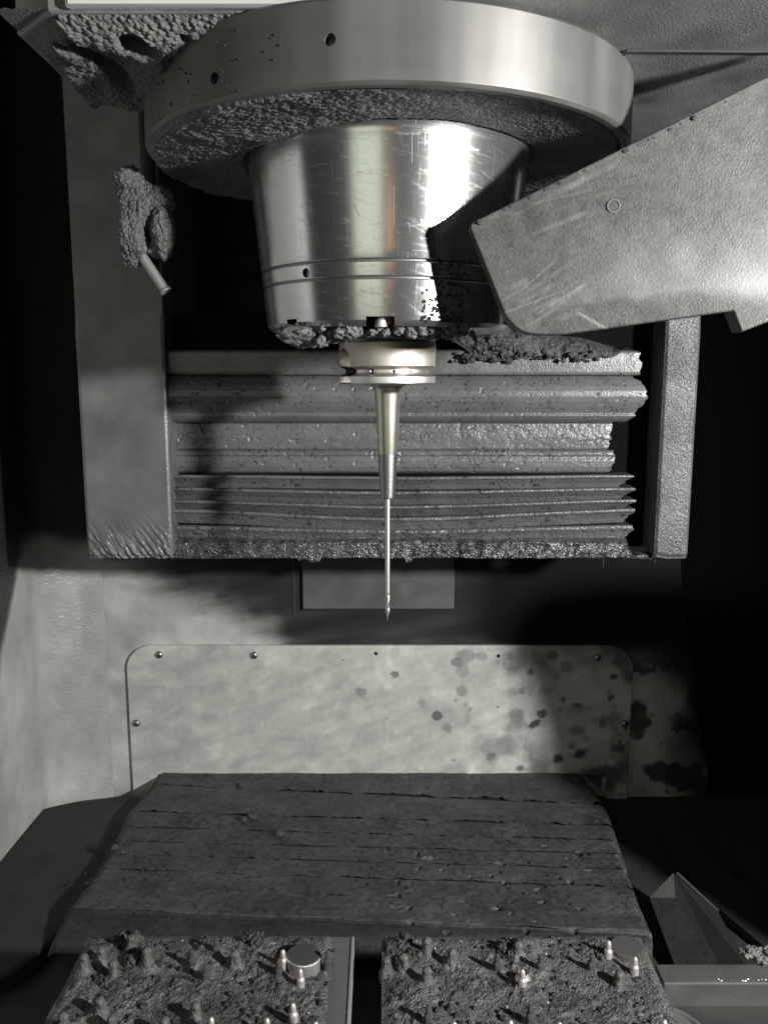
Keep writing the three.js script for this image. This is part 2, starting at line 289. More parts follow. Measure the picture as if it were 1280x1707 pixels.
{
  const X0 = -0.186, t = thing('way_cover', 'dark corrugated way cover between two guard plates, caked with graphite', 'way cover', null, V(0.02, GB, -0.15));
  const end = (px, z) => at(px, 700, z).x;
  // each slat: [name, centre sag in px, right end in px, noise, profile of [photo row, z]]
  const slats = [
    ['top_ledge', 0, 1062, 0.00015, [[582, -0.2], [583, -0.139], [586, -0.1350], [604, -0.1346], [622, -0.1348], [625, -0.136], [627, -0.142]]],
    ['bead', 0, 1075, 0.00012, [[625.5, -0.146], [627, -0.1395], [634, -0.1352], [643, -0.1318], [652, -0.1303], [661, -0.1301], [670, -0.1312], [679, -0.1338], [687, -0.1368], [689, -0.1375], [693, -0.1365], [698, -0.1385], [703, -0.1425], [705, -0.151]]],
    ['recessed_band', 0, 1018, 0.0005, [[704, -0.153], [706, -0.1512], [728, -0.1505], [748, -0.1512], [751, -0.153]]],
    ['rib', 0, 1016, 0.0003, [[749.5, -0.153], [751, -0.1495], [755, -0.148], [759, -0.1482], [761, -0.1495], [768, -0.1485], [778, -0.149], [786, -0.151], [789, -0.155]]],
    ['fold', 4, 1058, 0.00025, [[792, -0.156], [792.6, -0.1375], [794, -0.1355], [797, -0.1353], [799, -0.1372], [806, -0.1415], [814, -0.1448], [817, -0.153]]],
    ['fold', 7, 1064, 0.0003, [[814.5, -0.153], [815, -0.1375], [817, -0.135], [820, -0.1349], [823, -0.137], [829, -0.141], [838, -0.1445], [840, -0.153]]],
    ['fold', 11, 1065, 0.0004, [[836, -0.153], [836.8, -0.137], [838.5, -0.1342], [842, -0.1342], [845, -0.1368], [850, -0.14], [855, -0.143], [857, -0.153]]],
    ['fold', 15, 1066, 0.0005, [[853, -0.153], [854, -0.1368], [856, -0.1338], [860, -0.1337], [863, -0.136], [870, -0.1385], [878, -0.1405], [881, -0.153]]],
    ['fold', 8, 1062, 0.0008, [[877, -0.153], [878.5, -0.1362], [881, -0.1338], [885, -0.1337], [888, -0.1355], [893, -0.1375], [899, -0.139], [902, -0.153]]],
  ];
  slats.forEach(([name, sag, px1, amp, prof], si) => {
    if (si > 3) amp *= 1.35;
    const pts = prof.map(([py, z]) => [at(640, py, z).y, z]), L = [0]; for (let i = 1; i < pts.length; i++) L.push(L[i - 1] + Math.hypot(pts[i][0] - pts[i - 1][0], pts[i][1] - pts[i - 1][1]));
    const tot = L[L.length - 1], nv = Math.max(16, Math.min(70, Math.round(tot / 0.0006))), nu = 420;
    const endX = (z, y) => end(Math.max(1012, 1075 - (-0.1303 - Math.max(z, -0.155)) * 2700 + 10 * (fbm(y * 400, si, 3, 2) - 0.5)), z);  // ends follow the guard shadow's edge; near-black backing stands for the shade beyond
    const sample = (s) => { s *= tot; let i = 1; while (i < L.length - 1 && L[i] < s) i++; const f = (s - L[i - 1]) / (L[i] - L[i - 1]); return [mix(pts[i - 1][0], pts[i][0], f), mix(pts[i - 1][1], pts[i][1], f)]; };
    const g = surf(nu, nv, (u, v) => {
      const [y, z] = sample(v), x1 = endX(z, y), x = mix(X0, x1, u), k = sag * 0.0005 * sm(1, 0, Math.abs((x - 0.01) / 0.21));
      const near = sm(0.12, 0.0, Math.abs(x - 0.03));
      const h = amp * (1.6 * (grain(x, y, si, 0.0024) - 0.45) + 1.4 * (fbm(x * 160, y * 220, si, 3) - 0.5) * (0.6 + 1.4 * near)) + 0.0006 * (fbm(x * 25, si * 4, 2, 3) - 0.5);
      const pit = si < 4 && si > 0 ? 0.0009 * sm(0.73, 0.8, fbm(x * 260, y * 260, si + 5, 2)) : 0;
      return [x, y + (sag * 0.00025 - k) + 0.0008 * (fbm(x * 30, si * 7, 5, 3) - 0.5) * (si > 3 ? 1 : 0.25), z + (v > 0.06 && v < 0.94 ? h - pit : 0) - 0.0005 * sm(0.005, 0, x1 - x), x, y];
    });
    // the return at the right end, so that the slat has thickness there
    const cap = surf(1, nv, (u, v) => { const [y, z] = sample(v); return [endX(z, y), y + sag * 0.00025, u ? -0.156 : z - 0.0005, z, y]; });
    part(name, merge([g, cap]), si > 4 ? std({ color: gray(0.165), roughness: 0.36, metalness: 0.15, bumpMap: T.grain, bumpScale: 0.0005, map: T.flecks }) : M.coverDark, t);
  });
  // crust along the foot
  const ya = at(640, 897, -0.135).y, yb = at(640, 932, -0.135).y, x1 = 0.2222, xEnd = end(1056, -0.135);
  const g = surf(560, 56, (u, v) => {
    const x = mix(X0, x1, u), lowEdge = yb - 0.0022 * (fbm(x * 70, 3, 1, 3) - 0.4) - 0.004 * sm(0.74, 0.82, fbm(x * 120, 9, 4, 2)), y0 = ya + 0.0045 * (fbm(x * 45, 2, 6, 3) - 0.5) + (yb + 0.005 - ya) * sm(xEnd - 0.002, xEnd + 0.004, x), a = sm(0, 0.25, v) * sm(1, 0.9, v);
    const ridge = sm(0.3, 0.75, fbm(x * 150 + v * 1.2, v * 2.2, 7, 3)) * (0.35 + 0.65 * sm(-0.02, 0.12, x));
    const y = mix(y0, lowEdge, v);
    return [x, y, -0.1385 + 0.0035 * a + a * (0.0028 * ridge + 0.0012 * grain(x, y, 2, 0.0019) + 0.0007 * fbm(x * 700, y * 700, 2, 2)) - 0.012 * sm(0.96, 1, v), x, y];
  });
  part('wet_crust', g, M.wetCrust, t, { kind: 'stuff' });
  part('backing', box(X0 - 0.003, 0.224, GB + 0.001, 0.05, -0.25, -0.157, 0.001), new THREE.MeshPhysicalMaterial({ color: gray(0.006), roughness: 0.95, specularIntensity: 0.05 }), t);
  for (const [px, py, l] of [[1005, 934, 0.008], [1091, 934, 0.0035], [1040, 933, 0.002]]) { const p = at(px, py, -0.135); part('drip', new THREE.CylinderGeometry(0.0007, 0.0003, l, 7).translate(p.x, p.y - l / 2 + 0.0015, -0.1345), M.wetCrust, t); }
}
// dust heaped on the ledge
{
  const g = surf(420, 130, (u, v) => {
    const px = mix(752, 1052, u), hump = Math.exp(-(((px - 825) / 42) ** 2)), p0 = at(px, mix(597, 603, hump) + 10 * (fbm(px * 0.035, 2, 1, 3) - 0.5) - 24 * sm(800, 755, px) - 22 * sm(1010, 1052, px), -0.134), p1 = at(px, mix(562, 538, Math.max(hump, sm(960, 880, px) * 0.7)) + 16 * sm(960, 1040, px), -0.16);
    const x = p0.x, y = mix(p0.y, p1.y, v), bulge = Math.sin(Math.min(1, v * 1.25) * Math.PI * 0.5);
    const crack = sm(0.42, 0.62, fbm(x * 150, y * 190, 2, 3)), big = 1 - cells(x * 190, y * 210, 3);
    return [x, y, -0.134 - 0.026 * v * v + (0.003 + 0.012 * hump) * bulge * sm(0, 0.12, v + 0.02) * sm(0, 0.05, Math.min(u, 1 - u)) + 0.0032 * crack * (0.35 + hump) + 0.0022 * big + 0.0018 * grain(x, y, 5, 0.0026), x, y];
  });
  const cl = []; seedNow = 88; for (let i = 0; i < 60; i++) { const px = i < 40 ? rr(760, 880) : rr(880, 1040), p = at(px, rr(585, 602), -0.1325 + rr(0, 0.006)), r = rr(0.0008, 0.0024); cl.push(lump(p, [r * rr(0.8, 1.5), r, r], i * 3.7, 0.6, 0.0014, 7)); }
  single('dust_heap', merge([g, ...cl]), M.dustFine, 'crumbly heap of dark graphite dust on the ledge below the slanted cover', 'dust', { kind: 'stuff' });
}

// ------------------------------------------------------------------ head of the machine and the dust under it
{
  const y0 = 0.1695, t = thing('head_casting', 'grey dusty head casting above the spindle, reaching across the top edge', 'machine head', null, V(0, y0, 0));
  const s = new THREE.Shape(); s.moveTo(-0.186, -0.012); s.lineTo(-0.186, -0.098); s.lineTo(-0.160, -0.126); s.lineTo(0.02, -0.126); s.lineTo(0.05, -0.2); s.lineTo(0.5, -0.2); s.lineTo(0.5, 0.1); s.lineTo(-0.12, 0.1); s.lineTo(-0.12, -0.012); s.lineTo(-0.186, -0.012);
  const g = new THREE.ExtrudeGeometry(s, { depth: 0.2, bevelEnabled: true, bevelSize: 0.002, bevelThickness: 0.002, bevelSegments: 3 }).applyMatrix4(new THREE.Matrix4().set(1, 0, 0, 0, 0, 0, 1, 0, 0, -1, 0, 0, 0, 0, 0, 1)).translate(0, y0 + 0.002, 0);
  part('casting', uvBox(g), std({ color: gray(0.36, 0.01), roughness: 0.5, map: T.blotch, bumpMap: T.fine, bumpScale: 0.0002 }), t);
  part('front_trim', box(-0.152, 0.018, y0 + 0.0005, y0 + 0.03, 0.127, 0.1325, 0.0022), std({ color: gray(0.75, -0.01), roughness: 0.22, metalness: 0.7 }), t);
  // underside step to the right with its seam
  const a = onLevel(1050, 78, y0), b = onLevel(1280, 92, y0);
  const sp = new THREE.Shape(); sp.moveTo(a.x, -a.z + 0.004); sp.lineTo(b.x + 0.15, -b.z - 0.004); sp.lineTo(b.x + 0.15, 0.09); sp.lineTo(a.x + 0.004, 0.09); sp.lineTo(a.x, -a.z + 0.004);
  part('underside_plate', uvBox(new THREE.ExtrudeGeometry(sp, { depth: 0.0012, bevelEnabled: false }).applyMatrix4(new THREE.Matrix4().set(1, 0, 0, 0, 0, 0, 1, 0, 0, -1, 0, 0, 0, 0, 0, 1)).translate(0, y0 - 0.0006, 0)), std({ color: gray(0.36), roughness: 0.55, map: T.blotch, bumpMap: T.grain, bumpScale: 0.0002 }), t);
  const lv = y0 - 0.0006; part('seam', new THREE.TubeGeometry(new THREE.LineCurve3(V(a.x - 0.001, lv, a.z - 0.0036), V(b.x + 0.15, lv, b.z + 0.0044)), 4, 0.001, 8), M.dark, t);
  // caked dust, left underside
  const X = [-0.187, -0.02], Z = [0.012, 0.127];
  const cake = surf(300, 330, (u, v) => {
    const x = mix(X[0], X[1], u), z = mix(Z[0], Z[1], 1 - (1 - v) ** 1.5);
    const corner = (x + 0.187) + (0.128 - z) - 0.03, e = Math.min(u * 0.16, Z[1] - z, corner * 0.75, (x + 0.187) * 0.7 + (z - 0.012) * 0.7), edge = Math.sqrt(sm(0, 0.017, e)) * sm(0, 0.02, v * 0.115);
    const fade = sm(-0.02, -0.09, x - 0.28 * (z - 0.06));
    let h = 0.0035 + 0.011 * fade * fbm(x * 42 + 3, z * 26, 2, 3) + 0.007 * fade * sm(0.09, 0.03, z);
    // furrows where clods fell out
    for (const [cx, cz, rx, rz, d] of [[-0.150, 0.084, 0.0052, 0.022, 0.017], [-0.125, 0.106, 0.0075, 0.0085, 0.012], [-0.163, 0.104, 0.004, 0.004, 0.005], [-0.1, 0.112, 0.003, 0.004, 0.003]]) { const q = ((x - cx + (z - cz) * 0.25) / rx) ** 2 + ((z - cz) / rz) ** 2; h -= d * Math.exp(-q * q * 0.8); }
    h = Math.max(h, 0.0006);
    const lum = fbm(x * 180, z * 150, 9, 3);
    const yy = y0 + 0.002 - h * edge, gk = grain(x, yy, z, 0.0028);
    const dh = 0.0024 * gk + 0.002 * fbm(x * 180, z * 150, yy * 160, 3) + 0.0008 * fbm(x * 700, z * 700, yy * 700, 2);
    return [x, yy - dh * edge, z + 0.005 * (gk - 0.6) * sm(0.02, 0.004, Z[1] - z), x, z + yy];
  });
  part('caked_dust', cake, std({ color: gray(0.21, 0.02), roughness: 0.85, bumpMap: T.grain, bumpScale: 0.0006, map: T.blotch }), t, { kind: 'stuff', label: 'thick crumbly dust caked under the left corner of the head' });
}

// ------------------------------------------------------------------ spindle
const NOSE_B = 0.0275;
{
  const t = thing('spindle', 'polished steel milling spindle with broad flange and tapered nose', 'spindle', null, V(0, NOSE_B, 0));
  const brushed = (w, h, fu, fv) => tex(w, h, (u, v) => 0.5 + 0.5 * (fbm(u * fu, v * fv, 2, 3) - 0.5) + 0.35 * (noise(u * fu * 2, v * fv * 3, 4) - 0.5));
  const rough1 = tex(1024, 128, (u, v) => 0.43 + 0.2 * fbm(u * 60, v * 6, 3, 4) + 0.12 * (noise(u * 12, v * 120, 2) - 0.5));
  const colr = tex(1024, 128, (u, v) => { const n = fbm(u * 60, v * 6, 7, 4), d = 0.78 + 0.3 * (n - 0.5); return [d, d, d * 0.985]; }, { srgb: true });
  // flange ring
  const R = 0.147, yt = 0.1705, yb = 0.1318;
  let ring = lathe(crease([[0.05, yb + 0.004], [R - 0.006, yb + 0.004], [R - 0.006, yb], [R - 0.0018, yb], [R, yb + 0.0018], [R, yt - 0.0025], [R - 0.0012, yt - 0.0012], [R - 0.003, yt], [0.05, yt], [0.05, yb + 0.004]]), 220);
  const hole = (px, py, rad, r, dep) => { const q = at(px, py, rad), dx = q.x; const z = Math.sqrt(rad * rad - dx * dx), p = at(px, py, z), d = V(p.x, 0, Math.sqrt(Math.max(1e-6, rad * rad - p.x * p.x))).normalize(); const z2 = d.z * rad, p2 = at(px, py, z2); return cyl(V(p2.x, p2.y, z2), d, r, dep * 2, 20); };
  ring = cut(ring, [hole(550, 66, R, 0.0028, 0.006), hole(357, 130, R, 0.0028, 0.006)]);
  part('flange_ring', ring, new THREE.MeshPhysicalMaterial({ side: THREE.DoubleSide, color: gray(0.33, 0.01), metalness: 0.7, roughness: 1, roughnessMap: rough1, map: colr }), t);
  // crust below the flange
  const crust = surf(900, 160, (u, v) => {
    const a = u * Math.PI * 2, out = sm(-0.115, -0.02, Math.sin(a) * R), vv = 1 - (1 - v) ** 1.35, r = mix(0.088, R - mix(0.0006, 0.0058, out), vv), x = Math.sin(a) * r, z = Math.cos(a) * r;
    const amp = mix(1.15, 0.55, sm(-0.04, 0.03, x)), e = sm(0, 0.05, v) * Math.sqrt(sm(0, 0.09, 1 - vv));
    const b = fbm(x * 60, z * 60, 4, 3), h0 = e * (mix(0.0046, 0.0012, out) + amp * 0.0026 * b), y = yb + 0.0042 - h0, g = grain(x, y * 1.2, z, 0.0017);
    const dr = 1 + 0.012 * (g - 0.5) * sm(0.2, 0.05, 1 - vv) * (1 - out);
    return [x * dr, y - e * amp * (0.0017 * g + 0.001 * fbm(x * 500, z * 500, y * 400, 2)), z * dr, x + y, z];
  });
  part('dust_crust', crust, std({ color: gray(0.2, 0.01), roughness: 0.6, bumpMap: T.grain, bumpScale: 0.0005, map: T.blotch }), t, { kind: 'stuff' });
  // nose: cone, ring with two grooves, end ring
  seedNow = 19; const cv = document.createElement('canvas'); cv.width = 2048; cv.height = 256; const c = cv.getContext('2d');
  c.fillStyle = 'rgb(52,52,52)'; c.fillRect(0, 0, 2048, 256);
  for (let i = 0; i < 2600; i++) { const v = 34 + rnd() * 100; c.strokeStyle = `rgba(${v},${v},${v},${rr(0.1, 0.45)})`; c.lineWidth = rr(0.4, 1.6); const x = rnd() * 2048, y = rnd() * 256, l = rr(10, 120); c.beginPath(); c.moveTo(x, y); c.lineTo(x + l, y + rr(-6, 2) * l / 60); c.stroke(); }
  for (let i = 0; i < 260; i++) { c.strokeStyle = `rgba(190,190,190,${rr(0.15, 0.6)})`; c.lineWidth = rr(0.5, 1.4); const x = rnd() * 2048, y = rnd() * 256, a = rnd() < 0.55 ? Math.PI / 2 + rr(-0.06, 0.06) : rr(-0.9, -0.3), l = rr(4, 34); c.beginPath(); c.moveTo(x, y); c.lineTo(x + Math.cos(a) * l, y + Math.sin(a) * l); c.stroke(); }
  const scr = new THREE.CanvasTexture(cv); scr.wrapS = THREE.RepeatWrapping; scr.repeat.set(2, 1);
  const noseMat = new THREE.MeshPhysicalMaterial({ side: THREE.DoubleSide, color: gray(0.62), metalness: 0.92, roughness: 1, roughnessMap: scr, bumpMap: scr, bumpScale: 0.00003 });
  const rc = (y) => mix(0.0768, 0.0868, (y - NOSE_B) / (0.1272 - NOSE_B));
  const y1 = 0.0628, y2 = 0.0535;
  part('nose_cone', lathe([[rc(0.128) + 0.0022, 0.1345], [rc(0.128) + 0.0006, 0.1312], [rc(0.127), 0.1275], [rc(0.11), 0.11], [rc(0.09), 0.09], [rc(0.07), 0.07], [rc(y1 + 0.0012), y1 + 0.0012], [rc(y1) - 0.0004, y1 + 0.0006], [rc(y1) - 0.0018, y1 + 0.0005]], 200), noseMat, t);
  const bandPx = [510, 455];
  let band = lathe(crease([[0.06, y1 - 0.0005], [rc(y1) - 0.0006, y1 - 0.0005], [rc(y1) - 0.0001, y1 - 0.001], [rc(y2), y2 + 0.001], [rc(y2) - 0.0005, y2 + 0.0005], [0.06, y2 + 0.0005], [0.06, y1 - 0.0005]]), 160);
  band = cut(band, [hole(bandPx[0], bandPx[1], rc(0.058), 0.0026, 0.008), cyl(V(0.066, 0.058, 0.04), V(0.066, 0, 0.04), 0.0015, 0.02, 12)]);
  part('locating_ring', band, noseMat, t);
  part('groove', lathe([[rc(y1) - 0.0019, y1 + 0.002], [rc(y2) - 0.0019, y2 - 0.002]], 100), M.steelDark, t);
  let endRing = lathe(crease([[0.034, y2 - 0.0005], [rc(y2) - 0.0005, y2 - 0.0005], [rc(y2), y2 - 0.001], [rc(NOSE_B + 0.003), NOSE_B + 0.003], [rc(NOSE_B) - 0.0028, NOSE_B], [0.034, NOSE_B], [0.034, y2 - 0.0005]]), 160);
  const slotAt = (px, w, h) => { const z0 = at(px, 535, 0.07), a = Math.asin(clamp((z0.x) / 0.0765, -1, 1)); let best = a; for (let k = 0; k < 8; k++) { const z = Math.cos(best) * 0.0765; best = Math.asin(clamp(at(px, 535, z).x / 0.0765, -1, 1)); } const b = new THREE.BoxGeometry(w, h * 2, 0.02).translate(0, NOSE_B, 0.0765 - 0.003).rotateY(best); b.userData.a = best; return b; };
  const s1 = slotAt(488, 0.0095, 0.005), s2 = slotAt(634, 0.016, 0.005);
  endRing = cut(endRing, [s1, s2]);
  part('end_ring', endRing, noseMat, t);
  for (const s of [s1, s2]) {
    const k = part('drive_screw', lathe(crease([[0.0001, 0.0052], [0.0022, 0.005], [0.0034, 0.0036], [0.0036, 0], [0.0001, 0]]), 24).translate(0, NOSE_B - 0.0005, 0.0705).rotateY(s.userData.a), M.pinBare, t);
  }
  part('face_plate', lathe(crease([[0.0285, NOSE_B - 0.003], [0.0322, NOSE_B - 0.003], [0.0335, NOSE_B - 0.001], [0.0345, NOSE_B + 0.001], [0.07, NOSE_B + 0.0008]]), 90), M.steelDark, t);
  // clods hanging on the nose face
  seedNow = 23; const clods = [];
  for (let i = 0; i < 210; i++) {
    const px = i < 90 ? rr(455, 580) : i < 185 ? rr(570, 730) : rr(700, 790), dep = Math.exp(-(((px - 500) / 60) ** 2)), z = rr(0.034, 0.066), q = at(px, 560, z);
    if (Math.hypot(q.x, z) > 0.0745 || (Math.hypot(q.x, z) < 0.035)) continue;
    const r = rr(0.0015, 0.0035) * (px < 590 ? 1.15 : 0.9), y = NOSE_B - rr(-0.001, mix(0.0035, 0.0095, dep)) ;
    clods.push(lump(V(q.x, y, z), [r * rr(0.8, 1.5), r, r * rr(0.8, 1.4)], i * 1.7, 0.55, 0.0016, 9, 0.35));
  }
  clods.push(lump(at(505, 560, 0.05), [0.014, 0.006, 0.012], 3, 0.45, 0.002, 26));
  clods.push(lump(at(590, 553, 0.052), [0.014, 0.003, 0.008], 4, 0.45, 0.002, 22));
  part('dust_clods', merge(clods), std({ color: gray(0.12), roughness: 0.5, bumpMap: T.grain, bumpScale: 0.0004 }), t, { kind: 'stuff' });
  // dust stuck to the lower right of the nose
  const bits = []; for (let i = 0; i < 150; i++) { const a = rr(0.24, 0.62), y = mix(0.030, 0.066, Math.pow(rnd(), 1.4)), k = rc(y); if (a < 0.34 && y > 0.05 + rr(-0.01, 0.01)) continue; const r = rr(0.0003, 0.0011); bits.push(lump(V(Math.sin(a) * k, y, Math.cos(a) * k), [r * rr(0.8, 2), r, r * 0.6], i, 0.6, 0.001, 4)); }
  part('dust_specks', merge(bits), M.dustFine, t, { kind: 'stuff' });
  // crumbs clinging to the flange rim
  const cr = []; for (let i = 0; i < 40; i++) { const a = -rr(0.35, 1.0), y = rr(yb + 0.002, yt - 0.006), r = rr(0.0002, 0.0006); cr.push(lump(V(Math.sin(a) * R, y, Math.cos(a) * R), [r, r, r], i, 0.5, 0.001, 3)); }
  part('crumbs', merge(cr), M.dust, t, { kind: 'stuff' });
}

// ------------------------------------------------------------------ tool holder and end mill
{
  const t = thing('tool_holder', 'gold-tinted steel tool holder with slotted collar and slim taper, hanging from the spindle', 'tool holder', null, V(0, -0.084, 0));
  const cvs = document.createElement('canvas'); cvs.width = 2048; cvs.height = 192; const c = cvs.getContext('2d');
  seedNow = 5; c.fillStyle = 'rgb(198,194,185)'; c.fillRect(0, 0, 2048, 192);
  for (let i = 0; i < 700; i++) { const v = rr(150, 235); c.fillStyle = `rgba(${v},${v * 0.975},${v * 0.92},0.14)`; c.fillRect(rnd() * 2048, rnd() * 192, rr(40, 400), rr(1, 3)); }
  c.fillStyle = 'rgba(80,70,60,0.6)'; c.font = '34px sans-serif';
  const U = 1205;   // three rows of faint engraved characters, part of them worn
  c.textAlign = 'center'; c.fillText('HSK63', U, 52); c.fillText('453301', U + 14, 104); c.fillText('220797', U - 16, 158);
  const eng = new THREE.CanvasTexture(cvs); eng.colorSpace = THREE.SRGBColorSpace; eng.wrapS = THREE.RepeatWrapping;
  const gold = (o) => new THREE.MeshPhysicalMaterial({ side: THREE.DoubleSide, color: gray(0.62, 0.025), metalness: 1, roughness: 0.42, anisotropy: 0.5, ...o });
  const r = 0.0315, yT = 0.0212, yG1 = 0.0052, yG2 = -0.0004, yB = -0.0056;
  const slot = (a, w) => { const b = new THREE.CylinderGeometry(w, w, 0.03, 24).rotateX(Math.PI / 2).translate(0, 0.0085, 0); const q = new THREE.BoxGeometry(w * 2, 0.03, 0.03).translate(0, 0.0085 - 0.015, 0); return [b, q].map((g) => g.translate(0, 0, r + 0.001).rotateY(a)); };
  const cuts = [...slot(-1.12, 0.0085), ...slot(1.62, 0.0085)];
  let upper = lathe(crease([[0.02, yT], [r - 0.0006, yT], [r, yT - 0.0006], [r, yG1 + 0.0004], [r - 0.0004, yG1], [r - 0.0042, yG1 - 0.0018], [0.02, yG1 - 0.0018], [0.02, yT]]), 160, false);
  { const uv = upper.attributes.uv, p = upper.attributes.position; for (let i = 0; i < uv.count; i++) uv.setXY(i, (Math.atan2(p.getX(i), p.getZ(i)) / (2 * Math.PI) + 0.5), clamp((p.getY(i) - yG1) / (yT - yG1))); }
  part('collar', cut(upper, cuts), gold({ map: eng, color: gray(0.85, 0.01), roughness: 0.48 }), t);
  let groove = lathe(crease([[0.02, yG1 - 0.0012], [r - 0.0042, yG1 - 0.0012], [r - 0.0042, yG2 + 0.0012], [0.02, yG2 + 0.0012], [0.02, yG1 - 0.0012]]), 120);
  const gh = (px, rr_) => { const a = Math.asin(clamp(at(px, 620, 0.027).x / (r - 0.0042), -1, 1)); return cyl(V(Math.sin(a) * (r - 0.004), (yG1 + yG2) / 2, Math.cos(a) * (r - 0.004)), V(Math.sin(a), 0, Math.cos(a)), rr_, 0.008, 14); };
  part('groove', cut(groove, [...cuts, gh(619, 0.0016), gh(657, 0.001), gh(685, 0.0008)]), gold({ roughness: 0.34 }), t);
  part('chip', new THREE.SphereGeometry(0.0009, 10, 8).translate(at(617, 618, 0.028).x, (yG1 + yG2) / 2, 0.0275), M.pinBare, t);
  let lower = lathe(crease([[0.006, yG2 + 0.0018], [r - 0.0042, yG2 + 0.0018], [r - 0.0004, yG2], [r, yG2 - 0.0004], [r, yB + 0.0006], [r - 0.0006, yB], [0.006, yB], [0.006, yG2 + 0.0018]]), 160);
  part('flange', cut(lower, cuts), gold({ color: gray(0.68, 0.025), roughness: 0.4 }), t);
  part('core', lathe([[0.0001, yT - 0.0005], [0.0215, yT - 0.0005], [0.0215, yB + 0.0005], [0.0001, yB + 0.0005]], 48), M.steelDark, t);
  part('top_rim', lathe(crease([[0.0285, yT - 0.0004], [0.0305, yT - 0.0004], [0.0308, yT + 0.001], [0.0322, yT + 0.0016], [0.0322, yT + 0.0032], [0.0285, yT + 0.0034]]), 90), M.steelDark, t);
  const ts = []; const yTap = -0.0125, yEnd = -0.0817;
  for (let i = 0; i <= 10; i++) { const a = i / 10 * Math.PI / 2; ts.push([0.0084 + 0.0072 * (1 - Math.sin(a)), yB - 0.0072 * (1 - Math.cos(a)) + 0.0004]); }
  ts.push([0.0083, yTap - 0.002]); const rt = (y) => mix(0.0083, 0.0049, (yTap - y) / (yTap - yEnd)); const yMid = -0.0515;
  for (let i = 1; i <= 8; i++) { const y = mix(yTap - 0.002, yMid, i / 8); ts.push([rt(y), y]); }
  const rad = tex(256, 256, (u, v) => { const k = sm(0.25, 0.0, v) ; return [0.95, 0.94 - 0.03 * k + 0.03 * noise(u * 9, v * 20), 0.9 - 0.1 * k]; }, { srgb: true });
  part('taper', lathe(ts, 64), gold({ map: rad, color: gray(0.68, 0.015), roughness: 0.33 }), t);
  part('taper_tip', lathe(crease([[rt(yMid), yMid], [rt(yEnd + 0.0006), yEnd + 0.0006], [rt(yEnd) - 0.0006, yEnd], [0.0016, yEnd]]), 64, true), std({ color: gray(0.36), metalness: 1, roughness: 0.42, bumpMap: T.fine, bumpScale: 0.0001 }), t, { label: 'matt grey lower end of the taper' });
}
{
  const yEnd = -0.0817, yTip = -0.1672, yF = -0.146, t = thing('end_mill', 'long thin steel end mill with a pointed fluted tip, held in the taper', 'end mill', null, V(0, yTip, 0));
  part('shank', lathe([[0.00185, yEnd + 0.004], [0.00185, yEnd - 0.006], [0.00172, yEnd - 0.0075], [0.00168, yF], [0.0015, yF - 0.001]], 28), std({ color: gray(0.66, 0.03), metalness: 0.9, roughness: 0.45 }), t);
  part('flutes', surf(48, 90, (u, v) => {
    const a = u * Math.PI * 2, y = mix(yF + 0.0005, yTip, v), tw = v * 7.5, lobe = Math.abs(Math.cos(a + tw)), r0 = 0.00168 * (v < 0.06 ? mix(0.9, 1, v / 0.06) : 1) * (1 - Math.pow(sm(0.55, 1.0, v), 1.3) * 0.97), rr2 = r0 * mix(mix(0.66, 1, v < 0.06 ? 1 - v / 0.06 : 0), 1, Math.pow(lobe, 1.6));
    return [Math.sin(a) * rr2, y, Math.cos(a) * rr2];
  }), std({ color: gray(0.6), metalness: 0.9, roughness: 0.42 }), t);
}

